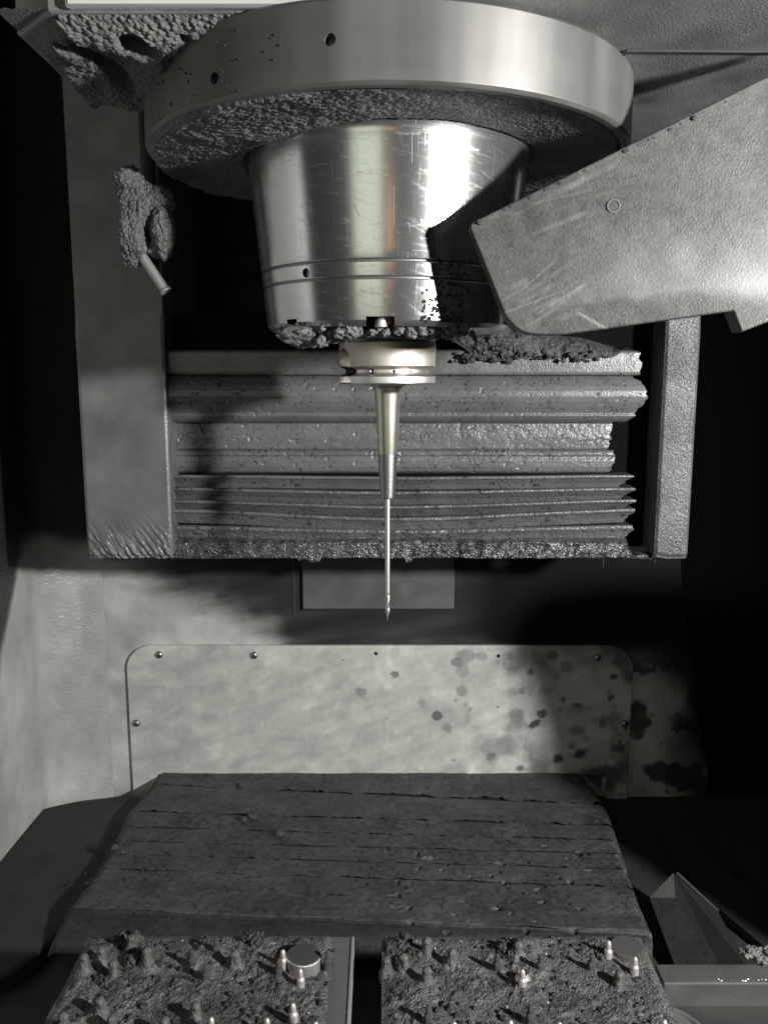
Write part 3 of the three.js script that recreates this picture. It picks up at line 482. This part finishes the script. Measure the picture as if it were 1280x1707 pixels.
// ------------------------------------------------------------------ slanted cover on the right
{
  const z0 = 0.1, t = thing('slanted_cover', 'slanted grey metal cover reaching in from the right, dusty and scratched', 'cover', null, V(0.2, 0.03, 0.12));
  const pt = (px, py) => { const p = at(px, py, z0); return [p.x, p.y]; };
  const s = new THREE.Shape(), q = [[787, 376], [1300, 122], [1500, 30], [1500, 470], [1300, 524], [1225, 551], [1213, 516]];
  const c0 = pt(787, 376), far = pt(1372, 88), n1 = pt(1372, 495), n2 = pt(1226, 551), n3 = pt(1213, 517), n4 = pt(952, 553), n5 = pt(885, 554), n6 = pt(842, 520), n7 = pt(790, 388), n8 = pt(794, 371);
  s.moveTo(...n8); s.lineTo(...far); s.lineTo(...n1); s.lineTo(...n2); s.lineTo(...n3); s.lineTo(...n4); s.quadraticCurveTo(...pt(925, 557), ...n5); s.quadraticCurveTo(...pt(858, 550), ...n6); s.lineTo(...n7); s.quadraticCurveTo(...pt(783, 375), ...n8);
  const g = new THREE.ExtrudeGeometry(s, { depth: 0.011, bevelEnabled: true, bevelSize: 0.001, bevelThickness: 0.0012, bevelSegments: 3, curveSegments: 12 }).translate(0, 0, z0 - 0.0122);
  const p = g.attributes.position; for (let i = 0; i < p.count; i++) p.setZ(i, p.getZ(i) + 0.06 * Math.max(0, p.getX(i) - 0.04));
  g.computeVertexNormals(); const gb = uvBox(g);
  const x0 = 0.03, x1 = 0.30, y0 = 0.01, y1 = 0.21;
  const uv = gb.attributes.uv; const uv2 = new Float32Array(uv.array.length); const pp = gb.attributes.position; for (let i = 0; i < uv.count; i++) { uv2[i * 2] = (pp.getX(i) - x0) / (x1 - x0); uv2[i * 2 + 1] = (pp.getY(i) - y0) / (y1 - y0); }
  gb.setAttribute('uv1', new THREE.BufferAttribute(uv2, 2));
  seedNow = 77; const sc = []; for (let i = 0; i < 26; i++) { const lowS = i < 15; const [ax, ay] = lowS ? pt(rr(850, 960), rr(455, 545)) : pt(rr(830, 1020), rr(285, 380)); sc.push([ax, ay, lowS ? rr(0.35, 0.85) : rr(0.2, 0.5), rr(0.006, 0.02), rr(0.0002, 0.0012), rr(0.03, 0.11)]); } sc.push([...pt(1000, 545), -0.5, 0.018, 0.0006, 0.2]);
  const e1 = pt(787, 376), e2 = pt(1280, 140), ex = e2[0] - e1[0], ey = e2[1] - e1[1], el = Math.hypot(ex, ey);
  const map = tex(1080, 800, (u, v) => {
    const x = mix(x0, x1, u), y = mix(y0, y1, v), n = fbm(x * 45, y * 45, 3, 5), nb = fbm(x * 16, y * 16, 6, 4), n2 = fbm(x * 900, y * 900, 2, 2);
    const below = ((x - e1[0]) * ey - (y - e1[1]) * ex) / el;     // metres below the upper edge
    // clean paint below and right, dust elsewhere
    let dust = clamp(sm(0.115, 0.045, below + 0.1 * (nb - 0.5) + 0.04 * (n - 0.5)) * 0.95);
    const low = sm(0.052, 0.036, y - 0.04 * (x - 0.1) + 0.03 * (nb - 0.5) + 0.018 * (n - 0.5)); dust = Math.max(dust, low * 0.95);
    dust *= 0.65 + 0.7 * (n - 0.25);
    let c = mix(0.62, 0.25, clamp(dust)) + 0.09 * (n2 - 0.5) * (0.4 + dust) + 0.1 * (n - 0.5) + 0.1 * (fbm(x * 220, y * 220, 4, 3) - 0.5) * (0.3 + dust);
    for (const [ax, ay, an, l, w, k] of sc) { const dx = x - ax, dy = y - ay, a = dx * Math.cos(an) + dy * Math.sin(an), b = -dx * Math.sin(an) + dy * Math.cos(an); c += k * sm(l, l * 0.6, Math.abs(a)) * sm(w * 2.2, w * 0.6, Math.abs(b)); }
    return [c, c * 0.998, c * 0.985];
  }, { srgb: true });
  map.channel = 1;
  part('sheet', gb, std({ map, roughness: 0.5, color: gray(0.84), bumpMap: T.fine, bumpScale: 0.00018 }), t);
  const rp = at(1018, 346, z0); rp.z += 0.06 * (rp.x - 0.04) + 0.0003;
  part('rivet', new THREE.TorusGeometry(0.0031, 0.00045, 8, 28).scale(1, 1, 0.45).translate(rp.x, rp.y, rp.z), std({ color: gray(0.13), roughness: 0.75 }), t);
  const rp2 = at(806, 474, 0.09); 
  const crumbs = []; for (let i = 0; i < 170; i++) { const k = Math.pow(rnd(), 0.8), px = mix(795, 1270, k), py = mix(373, 146, k), c = at(px, py - 1, z0); c.z += 0.06 * Math.max(0, c.x - 0.04) - rr(0, 0.009); const r = rr(0.0004, 0.0013); crumbs.push(lump(c, [r * rr(0.8, 1.6), r, r], i, 0.6, 0.0012, 4)); }
  part('dust_crumbs', merge(crumbs), M.dust, t, { kind: 'stuff' });
}

// ------------------------------------------------------------------ coolant nozzle with its clod of dust, left
{
  const z = -0.015, a = at(246, 440, z), b = at(277, 486, z), d = b.clone().sub(a).normalize();
  const t = thing('coolant_nozzle', 'thin coolant nozzle at left with a big two-lobed clod of dust around it', 'nozzle', null, V(a.x, b.y, z));
  const len = b.distanceTo(a) + 0.02, r = 0.0033;
  const pipe = lathe(crease([[r * 0.7, -len], [r * 0.7, 0], [r * 1.25, 0.0004], [r * 1.25, -0.0012], [r, -0.002], [r, -len]]), 28).applyQuaternion(new THREE.Quaternion().setFromUnitVectors(V(0, 1, 0), d)).translate(b.x, b.y, b.z);
  part('pipe', uvBox(pipe), std({ color: gray(0.3), metalness: 0.5, roughness: 0.45, bumpMap: T.fine, bumpScale: 0.0001 }), t);
  part('stem', cyl(V(a.x - 0.002, 0.125, z - 0.02), V(0, 1, 0), 0.005, 0.11, 20), M.dark, t);
  const L = [[222, 322, 26, 36, 1], [222, 385, 22, 42, 2], [224, 424, 20, 20, 3], [262, 340, 26, 26, 4], [272, 385, 19, 40, 5], [266, 415, 20, 14, 6], [240, 345, 28, 40, 7], [214, 300, 20, 18, 8]];
  part('dust_clod', merge(L.map(([px, py, rx, ry, s], i) => lump(at(px, py, z + 0.004 * Math.sin(i * 2.1)), [rx * 0.0004, ry * 0.0004, 0.0085], s * 11, 0.3, 0.0026, 44, 0.5))), std({ color: gray(0.095, 0.01), roughness: 0.6, bumpMap: T.grain, bumpScale: 0.0008 }), t);
}

// ------------------------------------------------------------------ flat telescopic cover over the table way
{
  const Y = -0.428, t = thing('table_way_cover', 'flat dark dust-covered way cover of overlapping sheets behind the pin plates', 'way cover', null, V(0, Y - 0.02, -0.15));
  // outline in the picture, left and right, by row
  const left = [[1276, 272], [1310, 255], [1352, 214], [1420, 184], [1500, 128], [1580, 66]], right = [[1287, 968], [1340, 1008], [1420, 1036], [1500, 1062], [1560, 1088]];
  const bounds = (arr, py) => { let i = 1; while (i < arr.length - 1 && arr[i][0] < py) i++; const f = (py - arr[i - 1][0]) / (arr[i][0] - arr[i - 1][0]); return mix(arr[i - 1][1], arr[i][1], clamp(f)); };
  // seams [left row, right row]
  const seams = [[1276, 1290], [1308, 1342], [1353, 1378], [1378, 1402], [1402, 1424], [1424, 1450], [1448, 1480], [1474, 1518], [1516, 1556], [1566, 1580]];
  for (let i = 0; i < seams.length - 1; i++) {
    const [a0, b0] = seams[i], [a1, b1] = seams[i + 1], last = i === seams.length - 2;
    const row = (k, v) => { const p0 = mix(a0, b0, k), p1 = mix(a1, b1, k); return mix(p0, p1, v); };
    const nv = 44, nu = 420;
    const g = surf(nu, nv, (u, v0) => {
      const gw = i < 7 ? sm(0.38, 0.62, fbm(u * 26, i * 7, 4, 4)) * mix(0.45, 1, sm(0.2, 0.7, u)) * 0.085 + 0.05 * sm(0.6, 0.75, fbm(u * 60, i * 5, 2, 3)) : 0, v = v0, py = row(u, v * (1 - gw)), xl = bounds(left, py), xr = bounds(right, py), px = mix(xl, xr, u), lvl = Y + 0.0005 * i * 0;
      const p = onLevel(px, py, lvl); const x = p.x, z = p.z;
      const nEdge = fbm(x * 90, i * 9, 3, 4), side = Math.min(u, 1 - u) * 0.48;
      let h = (i === 7 ? 0.0006 * sm(0.0, 1, v) : 0) + 0.0012 * (fbm(x * 50, z * 50, i, 4) - 0.5) + 0.0009 * (fbm(x * 9 + 5, z * 210 + x * 12, 3, 3) - 0.5) + 0.0006 * (fbm(x * 300, z * 240, i, 3) - 0.5) * sm(0.0, 0.1, v);
      const bite = sm(0.5, 0.72, fbm(x * 130, i * 5 + 2, 1, 3)) * (0.3 + 0.7 * sm(-0.1, 0.1, x));
      if (i >= 7) h -= 0.0011 * sm(0.955 - 0.07 * bite, 1, v) * (last ? 0 : sm(0.3, 0.55, fbm(x * 20, 3, 8, 3)));
      h -= (0.0025 * sm(0.75, 0.83, fbm(x * 110, z * 110, 3, 2))) * sm(-0.04, 0.03, x) * (i > 3 ? 1 : 0.35);   // pits where drops fell
      if (i >= 7) h += 0.002 * fbm(x * 40, z * 40, 8, 3);
      if (last) h -= 0.0012 * sm(0, 0.08, v) + 0.012 * v * v;
      h -= 0.003 * sm(0.006, 0, side) - 0.002 * sm(0.02, 0.0, side) * (fbm(x * 100, z * 130, 4, 3) - 0.3);
      return [x, lvl + h, z - 0.0012 * (nEdge - 0.5), x, z];
    });
    const m = [std({ color: gray(last ? 0.035 : 0.085), roughness: 0.65, map: T.soot, bumpMap: T.grain, bumpScale: 0.0003 })][0];  // foremost sheet coloured darker to stand for shade behind the pin plates
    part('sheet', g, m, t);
  }
  // body beneath
  const p = [[1279, 270], [1400, 192], [1530, 112]].map(([y, x]) => onLevel(x, y, Y)), q = [[1540, 1070], [1420, 1030], [1292, 966]].map(([y, x]) => onLevel(x, y, Y));
  const s = new THREE.Shape([...p, ...q].map((v) => new THREE.Vector2(v.x, v.z)));
  part('side_skirt', uvBox(new THREE.ExtrudeGeometry(s, { depth: 0.026, bevelEnabled: false }).applyMatrix4(new THREE.Matrix4().set(1, 0, 0, 0, 0, 0, -1, 0, 0, 1, 0, 0, 0, 0, 0, 1)).translate(0, Y - 0.0035, 0)), M.dark, t);
  // chips of steel and clods on top
  seedNow = 64; const cl = [[420, 1360, 0.004], [405, 1365, 0.003], [465, 1388, 0.0035], [190, 1413, 0.003], [400, 1308, 0.0025], [960, 1300, 0.004]].map(([px, py, r], i) => lump(onLevel(px, py, Y + 0.002), [r * 1.2, r * 0.8, r], i + 3, 0.6, 0.0016, 10));
  for (let i = 0; i < 60; i++) { const r = rr(0.0005, 0.0014); const py = rr(1400, 1530), px = i % 2 ? rr(130, 260) + (1500 - py) * 0.3 : rr(600, 960); cl.push(lump(onLevel(px, py, Y + 0.001), [r * 1.3, r * 0.7, r], i, 0.6, 0.0014, 6)); }
  part('clods', merge(cl), M.dustFine, t, { kind: 'stuff' });
}
// ledge of the tray, left
{
  const pts = [[80, 1352], [175, 1335], [236, 1345], [160, 1470], [40, 1600], [-80, 1640], [-60, 1520]].map(([x, y]) => onLevel(x, y, FLOOR + 0.012));
  const s = new THREE.Shape(new THREE.SplineCurve([...pts, pts[0]].map((v) => new THREE.Vector2(v.x, v.z))).getPoints(60));
  const g = new THREE.ExtrudeGeometry(s, { depth: 0.008, bevelEnabled: true, bevelSize: 0.006, bevelThickness: 0.004, bevelSegments: 4 }).applyMatrix4(new THREE.Matrix4().set(1, 0, 0, 0, 0, 0, -1, 0, 0, 1, 0, 0, 0, 0, 0, 1)).translate(0, FLOOR + 0.01, 0);
  single('chip_tray_ledge', uvBox(g), std({ color: gray(0.035), roughness: 0.75, map: T.blotch, bumpMap: T.fine, bumpScale: 0.0002 }), 'dark rounded sheet ledge in the tray at the foot of the left wall', 'ledge');
}

// ------------------------------------------------------------------ pin plates
const PY = -0.36;
const pinShape = (s) => lathe(crease([[0.0001, 0.0142 * s], [0.0007, 0.014 * s], [0.0014, 0.0131 * s], [0.0017, 0.0115 * s], [0.0017, 0.0088 * s], [0.0023, 0.0082 * s], [0.0026, 0.007 * s], [0.0026, 0.0], [0.0029, -0.003]]), 18);
function pinPlate(corners, pins, label, seed, extra) {
  const [a, b] = corners, x0 = a.x, x1 = b.x, z0 = a.z, z1 = 0.245;
  const t = thing('pin_plate', label, 'pin plate', 'pin plates side by side on the table', V((x0 + x1) / 2, PY - 0.03, (z0 + z1) / 2));
  part('base', box(x0, x1, PY - 0.045, PY, z0, z1, 0.0012), std({ color: gray(0.3, 0.02), roughness: 0.5, metalness: 0.5, map: T.blotch, bumpMap: T.fine, bumpScale: 0.00015 }), t);
  const spots = pins.map(([px, py, k]) => ({ p: onLevel(px, py, PY + 0.013), k }));
  const nu = 300, nv = 300;
  const g = surf(nu, nv, (u, v) => {
    const x = mix(x0 + 0.0004, x1 - (extra?.bare ?? 0.0004), u), z = mix(z0 + 0.0004, z1, v);
    const e = Math.min(u * (x1 - x0), (1 - u) * (x1 - x0), v * (z1 - z0));
    const cr = sm(0.42, 0.6, fbm(x * 60 + seed, z * 60, 9, 3)); let h = 0.0003 + 0.0016 * sm(0.3, 0.75, fbm(x * 60 + seed, z * 60, 3, 3)) + cr * (0.0011 * grain(x, seed, z, 0.0017) + 0.0010 * sm(0.35, 0.7, fbm(x * 330, z * 330, seed, 3))) + 0.0008 * grain(x, seed, z, 0.0011) + 0.0005 * fbm(x * 700, z * 700, seed, 2);
    for (const { p, k } of spots) { const d = Math.hypot(x - p.x, z - p.z); if (d < 0.02) h += (k === 2 ? 0.0035 : k === 1 ? 0.0022 : 0.0004) * Math.exp(-((d / (k === 2 ? 0.0042 : 0.0036)) ** 2)) * (0.5 + 1.1 * fbm(x * 250, z * 250, 6, 2)); }
    if (extra?.flat) for (const [fx, fz, fr] of extra.flat) { const d = Math.hypot(x - fx, z - fz); h *= sm(fr * 0.7, fr * 1.2, d) * 0.9 + 0.1; }
    return [x, PY + 0.0002 + h * sm(-0.0004, 0.006, e + 0.001 * (fbm(x * 200, z * 200, 2, 2) - 0.5)), z, x, z];
  });
  part('dust_layer', g, std({ color: gray(0.145, 0.02), roughness: 0.65, bumpMap: T.grain, bumpScale: 0.0009, map: T.soot }), t, { kind: 'stuff' });
  const shape = pinShape(1); shape.userData.local = true;
  const coated = [1, 2, 3].map((k) => { const w = surf(36, 44, (u, v) => { const a = u * Math.PI * 2, y = mix(-0.002, 0.0138, v), r = (0.0021 + 0.0014 * sm(0.7, 0.3, v)) * Math.sqrt(sm(1.0, 0.86, v)) * (0.62 + 0.85 * fbm(Math.sin(a) * 1.5 + k * 9, Math.cos(a) * 1.5, y * 260, 3)) + 0.0009 * grain(Math.sin(a) * 0.003, y, Math.cos(a) * 0.003 + k, 0.0012) * sm(1, 0.95, v); return [Math.sin(a) * r, y, Math.cos(a) * r, a * 0.003, y]; }); w.userData.local = true; return w; });
  for (const { p, k } of spots) {
    const o = part('pin', k === 2 ? coated[Math.floor(rnd() * 3)] : shape, k === 0 ? M.pinBare : M.pinDusty, t); o.position.set(p.x - t.position.x, PY - t.position.y + rr(-0.001, 0.001), p.z - t.position.z); o.rotation.set(rr(-0.05, 0.05), rr(0, 3), rr(-0.05, 0.05));
  }
  // loose crumbs
  seedNow = seed * 7 + 1; const cl = [];
  for (let i = 0; i < 260; i++) { const r = rr(0.0004, 0.0014) * (i % 9 ? 1 : 1.6); cl.push(lump(V(rr(x0 + 0.006, x1 - 0.012), PY + 0.0018 + rr(0, 0.001), rr(z0 + 0.003, 0.16)), [r * 1.2, r * 0.9, r], i + seed, 0.6, 0.0016, 5)); }
  for (const [px, py, r, h] of extra?.mounds ?? []) for (let k = 0; k < 7; k++) cl.push(lump(onLevel(px + rr(-16, 16), py + rr(-7, 7), PY + h * 0.4), [r * 0.5, h * rr(0.4, 0.95), r * 0.5], px + k, 0.6, 0.002, 16, 0.8));
  part('crumbs', merge(cl), M.dustFine, t, { kind: 'stuff' });
  const gl = []; for (let i = 0; i < 60; i++) { const r = rr(0.00018, 0.0005); gl.push(new THREE.TetrahedronGeometry(r * 1.4, 0).rotateX(rr(0, 3)).rotateY(rr(0, 3)).translate(rr(x0 + 0.006, x1 - 0.014), PY + rr(0.0022, 0.0036), rr(z0 + 0.006, 0.145))); }
  part('metal_glints', merge(gl), M.pinBare, t, { kind: 'stuff' });
  return t;
}
{
  const L0 = onLevel(149, 1561, PY), L1 = onLevel(590, 1561, PY), R0 = onLevel(636, 1562, PY), R1 = onLevel(1067, 1562, PY);
  // [column, row, 0 bare / 1 half buried / 2 dust-coated]
  const lp = [[169, 1580, 2], [140, 1594, 2], [190, 1604, 2], [320, 1584, 1], [343, 1606, 1], [361, 1563, 1], [391, 1586, 2], [105, 1689, 2], [166, 1663, 2], [275, 1697, 2], [326, 1671, 2], [352, 1700, 0], [245, 1583, 2], [219, 1561, 2], [471, 1587, 0], [465, 1600, 1], [501, 1616, 0], [490, 1676, 0], [445, 1701, 0], [526, 1704, 0], [546, 1588, 1], [185, 1692, 2]];
  const rp = [[711, 1565, 2], [711, 1612, 2], [645, 1595, 2], [672, 1590, 2], [753, 1584, 2], [830, 1591, 1], [863, 1567, 2], [901, 1592, 1], [871, 1619, 0], [714, 1679, 1], [884, 1679, 1], [677, 1703, 1], [757, 1705, 0], [851, 1705, 0], [932, 1705, 0], [1014, 1572, 0], [986, 1592, 1], [1058, 1595, 0], [1032, 1618, 2], [1107, 1705, 0]];
  const pk = onLevel(507, 1590, PY + 0.009), pk2 = onLevel(1045, 1572, PY + 0.006);
  const lt = pinPlate([L0, L1], lp, 'left pin plate with a raised round flat button, bright strip along its right edge', 3, { bare: 0.013, flat: [[pk.x, pk.z, 0.013]], mounds: [[212, 1572, 0.008, 0.006], [235, 1600, 0.007, 0.007], [185, 1640, 0.010, 0.004], [430, 1568, 0.009, 0.005]] });
  part('locating_button', lathe(crease([[0.0001, 0.0088], [0.0102, 0.0088], [0.0109, 0.0081], [0.0109, -0.004]]), 56).translate(pk.x, PY, pk.z), std({ color: gray(0.5, 0.02), metalness: 0.8, roughness: 0.38, bumpMap: T.fine, bumpScale: 0.0001 }), lt, { label: 'round flat steel button' });
  part('button_dust', lathe([[0.0001, 0.0094], [0.0085, 0.0093], [0.0101, 0.0089]], 40).translate(pk.x, PY, pk.z), M.dustFine, lt, { kind: 'stuff' });
  part('edge_strip', box(L1.x - 0.0016, L1.x + 0.0003, PY - 0.02, PY + 0.0009, L0.z + 0.001, 0.245, 0.0006), std({ color: gray(0.5, 0.02), metalness: 0.6, roughness: 0.4 }), lt);
  const rt = pinPlate([R0, R1], rp, 'right pin plate buried in dust with one bright skirted pin near its middle', 8, { flat: [[pk2.x, pk2.z, 0.011]], mounds: [[670, 1575, 0.009, 0.005], [855, 1585, 0.008, 0.006], [690, 1596, 0.006, 0.005], [1000, 1596, 0.006, 0.005]] });
  part('locating_button', lathe(crease([[0.0001, 0.0042], [0.0098, 0.0042], [0.0109, 0.0032], [0.0109, -0.004]]), 56).translate(pk2.x, PY, pk2.z), M.pinDusty, rt, { label: 'round button under dust' });
  const sk = onLevel(871, 1630, PY + 0.004); part('skirt', lathe(crease([[0.0026, 0.0062], [0.003, 0.0045], [0.0048, 0.0025], [0.005, -0.002]]), 20).translate(sk.x, PY + 0.001, sk.z), M.pinBare, rt, { label: 'bright collar round the middle pin' });
}

// ------------------------------------------------------------------ table edge, folded guide and scrap on the right
{
  const Y = -0.378, a = onLevel(1090, 1606, Y), b = onLevel(1420, 1606, Y);
  const t = thing('table_block', 'dusty grey block end of the table at the lower right corner', 'table', null, V((a.x + b.x) / 2, Y - 0.05, 0.15));
  part('body', box(a.x, b.x, Y - 0.08, Y, a.z, a.z + 0.018, 0.0015), std({ color: gray(0.1, 0.04), roughness: 0.65, map: T.blotch, bumpMap: T.grain, bumpScale: 0.0002 }), t);
  part('lower_step', box(a.x, b.x, Y - 0.1, Y - 0.016, a.z + 0.014, 0.3, 0.003), std({ color: gray(0.06, 0.04), roughness: 0.65, map: T.blotch, bumpMap: T.fine, bumpScale: 0.0002 }), t);
  seedNow = 12; const dots = []; for (let i = 0; i < 8; i++) { const p = onLevel(rr(1165, 1275), 1634 + rr(-2, 3), Y); dots.push(lump(p, [rr(0.0003, 0.001), 0.0004, 0.0005], i, 0.5, 0.001, 4)); }
  part('bright_chips', merge(dots), M.pinBare, t, { kind: 'stuff' });
  const c = onLevel(1108, 1735, Y - 0.012);
  single('round_cap', lathe(crease([[0.0001, 0.002], [0.024, 0.002], [0.0245, 0.0045], [0.0265, 0.0045], [0.0275, 0.003], [0.0275, -0.006]]), 90).translate(c.x, Y - 0.0135, c.z), std({ color: gray(0.42, 0.03), metalness: 0.6, roughness: 0.4, map: T.blotch }), 'round metal cap with a raised rim, cut off by the bottom edge at right', 'cap');
}
{
  // folded sheet: a peaked strip that runs down to the right
  const P = (px, py, y) => onLevel(px, py, y);
  const A = P(1082, 1496, -0.432), B = P(1122, 1455, -0.417), C = P(1125, 1497, -0.425), D = P(1196, 1520, -0.428), E = P(1255, 1625, -0.43), Fp = P(1205, 1625, -0.44), G = P(1130, 1625, -0.45);
  const tri = (...v) => { const g = new THREE.BufferGeometry().setFromPoints(v); g.computeVertexNormals(); g.setAttribute('uv', new THREE.BufferAttribute(new Float32Array(v.flatMap((p) => [p.x, p.z])), 2)); return g; };
  const low = (v, d = 0.003) => V(v.x, v.y - d, v.z);
  const faces = (pts, d) => { const o = []; for (let i = 1; i < pts.length - 1; i++) { o.push(tri(pts[0], pts[i], pts[i + 1]), tri(low(pts[0], d), low(pts[i + 1], d), low(pts[i], d))); } for (let i = 0; i < pts.length; i++) { const p = pts[i], q = pts[(i + 1) % pts.length]; o.push(tri(p, low(p, d), q), tri(q, low(p, d), low(q, d))); } return merge(o); };
  const t = thing('folded_guide', 'small folded sheet guide with a pale pointed end, right of the dark flat cover', 'guide', null, low(C, 0.03));
  part('pointed_end', faces([A, B, C], 0.002), std({ color: gray(0.13, 0.05), roughness: 0.7, map: T.blotch }), t, { label: 'pale pointed end' });
  part('strip', faces([A, C, Fp, G], 0.002), std({ color: gray(0.025), roughness: 0.8, map: T.soot }), t);  // strip and rail coloured near-black for the shade they lie in
  part('rail', faces([B, D, E, Fp, C], 0.002), std({ color: gray(0.02), roughness: 0.7, map: T.blotch }), t);
  const e = [P(1128, 1456, -0.4165), P(1196, 1519, -0.4272)];
  part('rail_edge', new THREE.TubeGeometry(new THREE.LineCurve3(...e), 4, 0.0014, 8), std({ color: gray(0.05, 0.05), roughness: 0.6 }), t);
  const w = [P(1080, 1360, FLOOR + 0.01), P(1150, 1390, FLOOR + 0.012), P(1330, 1560, FLOOR + 0.012), P(1330, 1625, FLOOR + 0.01), P(1180, 1500, FLOOR + 0.01)];
  single('tray_slope', faces(w, 0.006), std({ color: gray(0.03), roughness: 0.75, map: T.blotch }), 'dark sloping sheet of the tray along the right of the folded guide', 'tray sheet');
  seedNow = 31; const list = []; for (let i = 0; i < 26; i++) { const p = onLevel(rr(1236, 1290), rr(1585, 1603), -0.376), r = rr(0.0015, 0.0042); list.push(lump(V(p.x, p.y + rr(0, 0.004), p.z), [r, r * 0.8, r], i * 2, 0.6, 0.0016, 10)); }
  single('chip_pile', merge(list), std({ color: gray(0.14, 0.03), roughness: 0.6, metalness: 0.1, bumpMap: T.grain, bumpScale: 0.0003 }), 'small pale pile of chips on the table block at the right edge', 'chip pile', { kind: 'stuff' });
}

// ------------------------------------------------------------------ what stands outside the frame: lamp, window, an added orange panel and light blocker
{
  // work lamp: the one hard light
  const dir = LAMP_AIM.clone().sub(LAMP).normalize(), q = new THREE.Quaternion().setFromUnitVectors(V(0, 1, 0), dir);
  const t = thing('work_lamp', 'small round work lamp on the right, out of the picture', 'lamp', null, LAMP.clone().addScaledVector(dir, -0.02));
  const put = (g) => g.applyQuaternion(q).translate(LAMP.x, LAMP.y, LAMP.z);
  part('housing', put(lathe(crease([[0.0001, -0.06], [0.02, -0.06], [0.026, -0.04], [0.026, -0.006], [0.024, -0.006], [0.022, -0.035], [0.0001, -0.035]]), 40)), M.steelDark, t);
  part('lamp_glass', put(new THREE.CylinderGeometry(0.011, 0.011, 0.003, 32).translate(0, -0.012, 0)), std({ color: 0x222222, emissive: new THREE.Color(1, 0.992, 0.965), emissiveIntensity: 4 }), t);
  // tall bright window behind the camera, to the left: seen as the green band in the steel
  const wx0 = -0.86, wx1 = -0.13, wy0 = -0.25, wy1 = 0.95, wz = 1.62, wc = V((wx0 + wx1) / 2, (wy0 + wy1) / 2, wz);
  const w = thing('shop_window', 'tall pale window behind the camera, out of the picture', 'window', null, V(wc.x, wy0, wz));
  part('window_frame', merge([box(wx0 - 0.04, wx0, wy0 - 0.04, wy1 + 0.04, wz, wz + 0.03), box(wx1, wx1 + 0.04, wy0 - 0.04, wy1 + 0.04, wz, wz + 0.03), box(wx0, wx1, wy0 - 0.04, wy0, wz, wz + 0.03), box(wx0, wx1, wy1, wy1 + 0.04, wz, wz + 0.03)]), M.dark, w);
  part('window_pane', box(wx0, wx1, wy0, wy1, wz + 0.012, wz + 0.018), std({ color: 0x111111, emissive: new THREE.Color(0.92, 1, 0.8), emissiveIntensity: 0.2 }), w);
  const area = new THREE.RectAreaLight(new THREE.Color(0.92, 1, 0.8), WINDOW_POWER, wx1 - wx0, wy1 - wy0); area.position.set(wc.x, wc.y, wz + 0.005); area.lookAt(wc.x, wc.y, 0); scene.add(area);
  // added orange light panel for the person at the camera: copper streak in steel
  const oz = 0.9, ox = 0.022, o = thing('orange_glow_panel', 'added orange glow panel behind the camera for the streak in the steel, out of the picture', 'lamp', null, V(ox, -0.025, oz));
  part('glow_panel', box(ox - 0.042, ox + 0.042, -0.025, 0.115, oz + 0.004, oz + 0.02, 0.003), std({ color: 0x221108, emissive: new THREE.Color(1, 0.46, 0.24), emissiveIntensity: 0.2 }), o);
  const oa = new THREE.RectAreaLight(new THREE.Color(1, 0.46, 0.24), ORANGE_POWER, 0.042, 0.13); oa.position.set(ox, 0.045, oz); oa.lookAt(ox, 0.045, 0); scene.add(oa);
  // an added light blocker low on the right that keeps the lamp off the right end of the rear wall
  const blocker = new THREE.Shape(); blocker.moveTo(0.39, -0.36); blocker.lineTo(0.374, -0.17); blocker.lineTo(0.352, -0.105); blocker.lineTo(0.36, -0.092); blocker.lineTo(0.4, -0.086); blocker.lineTo(0.72, -0.08); blocker.lineTo(0.72, -0.36); blocker.lineTo(0.39, -0.36);
  single('light_blocker', uvBox(new THREE.ExtrudeGeometry(blocker, { depth: 0.03, bevelEnabled: true, bevelSize: 0.002, bevelThickness: 0.002, bevelSegments: 2 }).translate(0, 0, 0.088)), M.steelDark, 'added dark block at right that shades the rear wall, out of the picture', 'light blocker');
}

renderer.render(scene, camera);
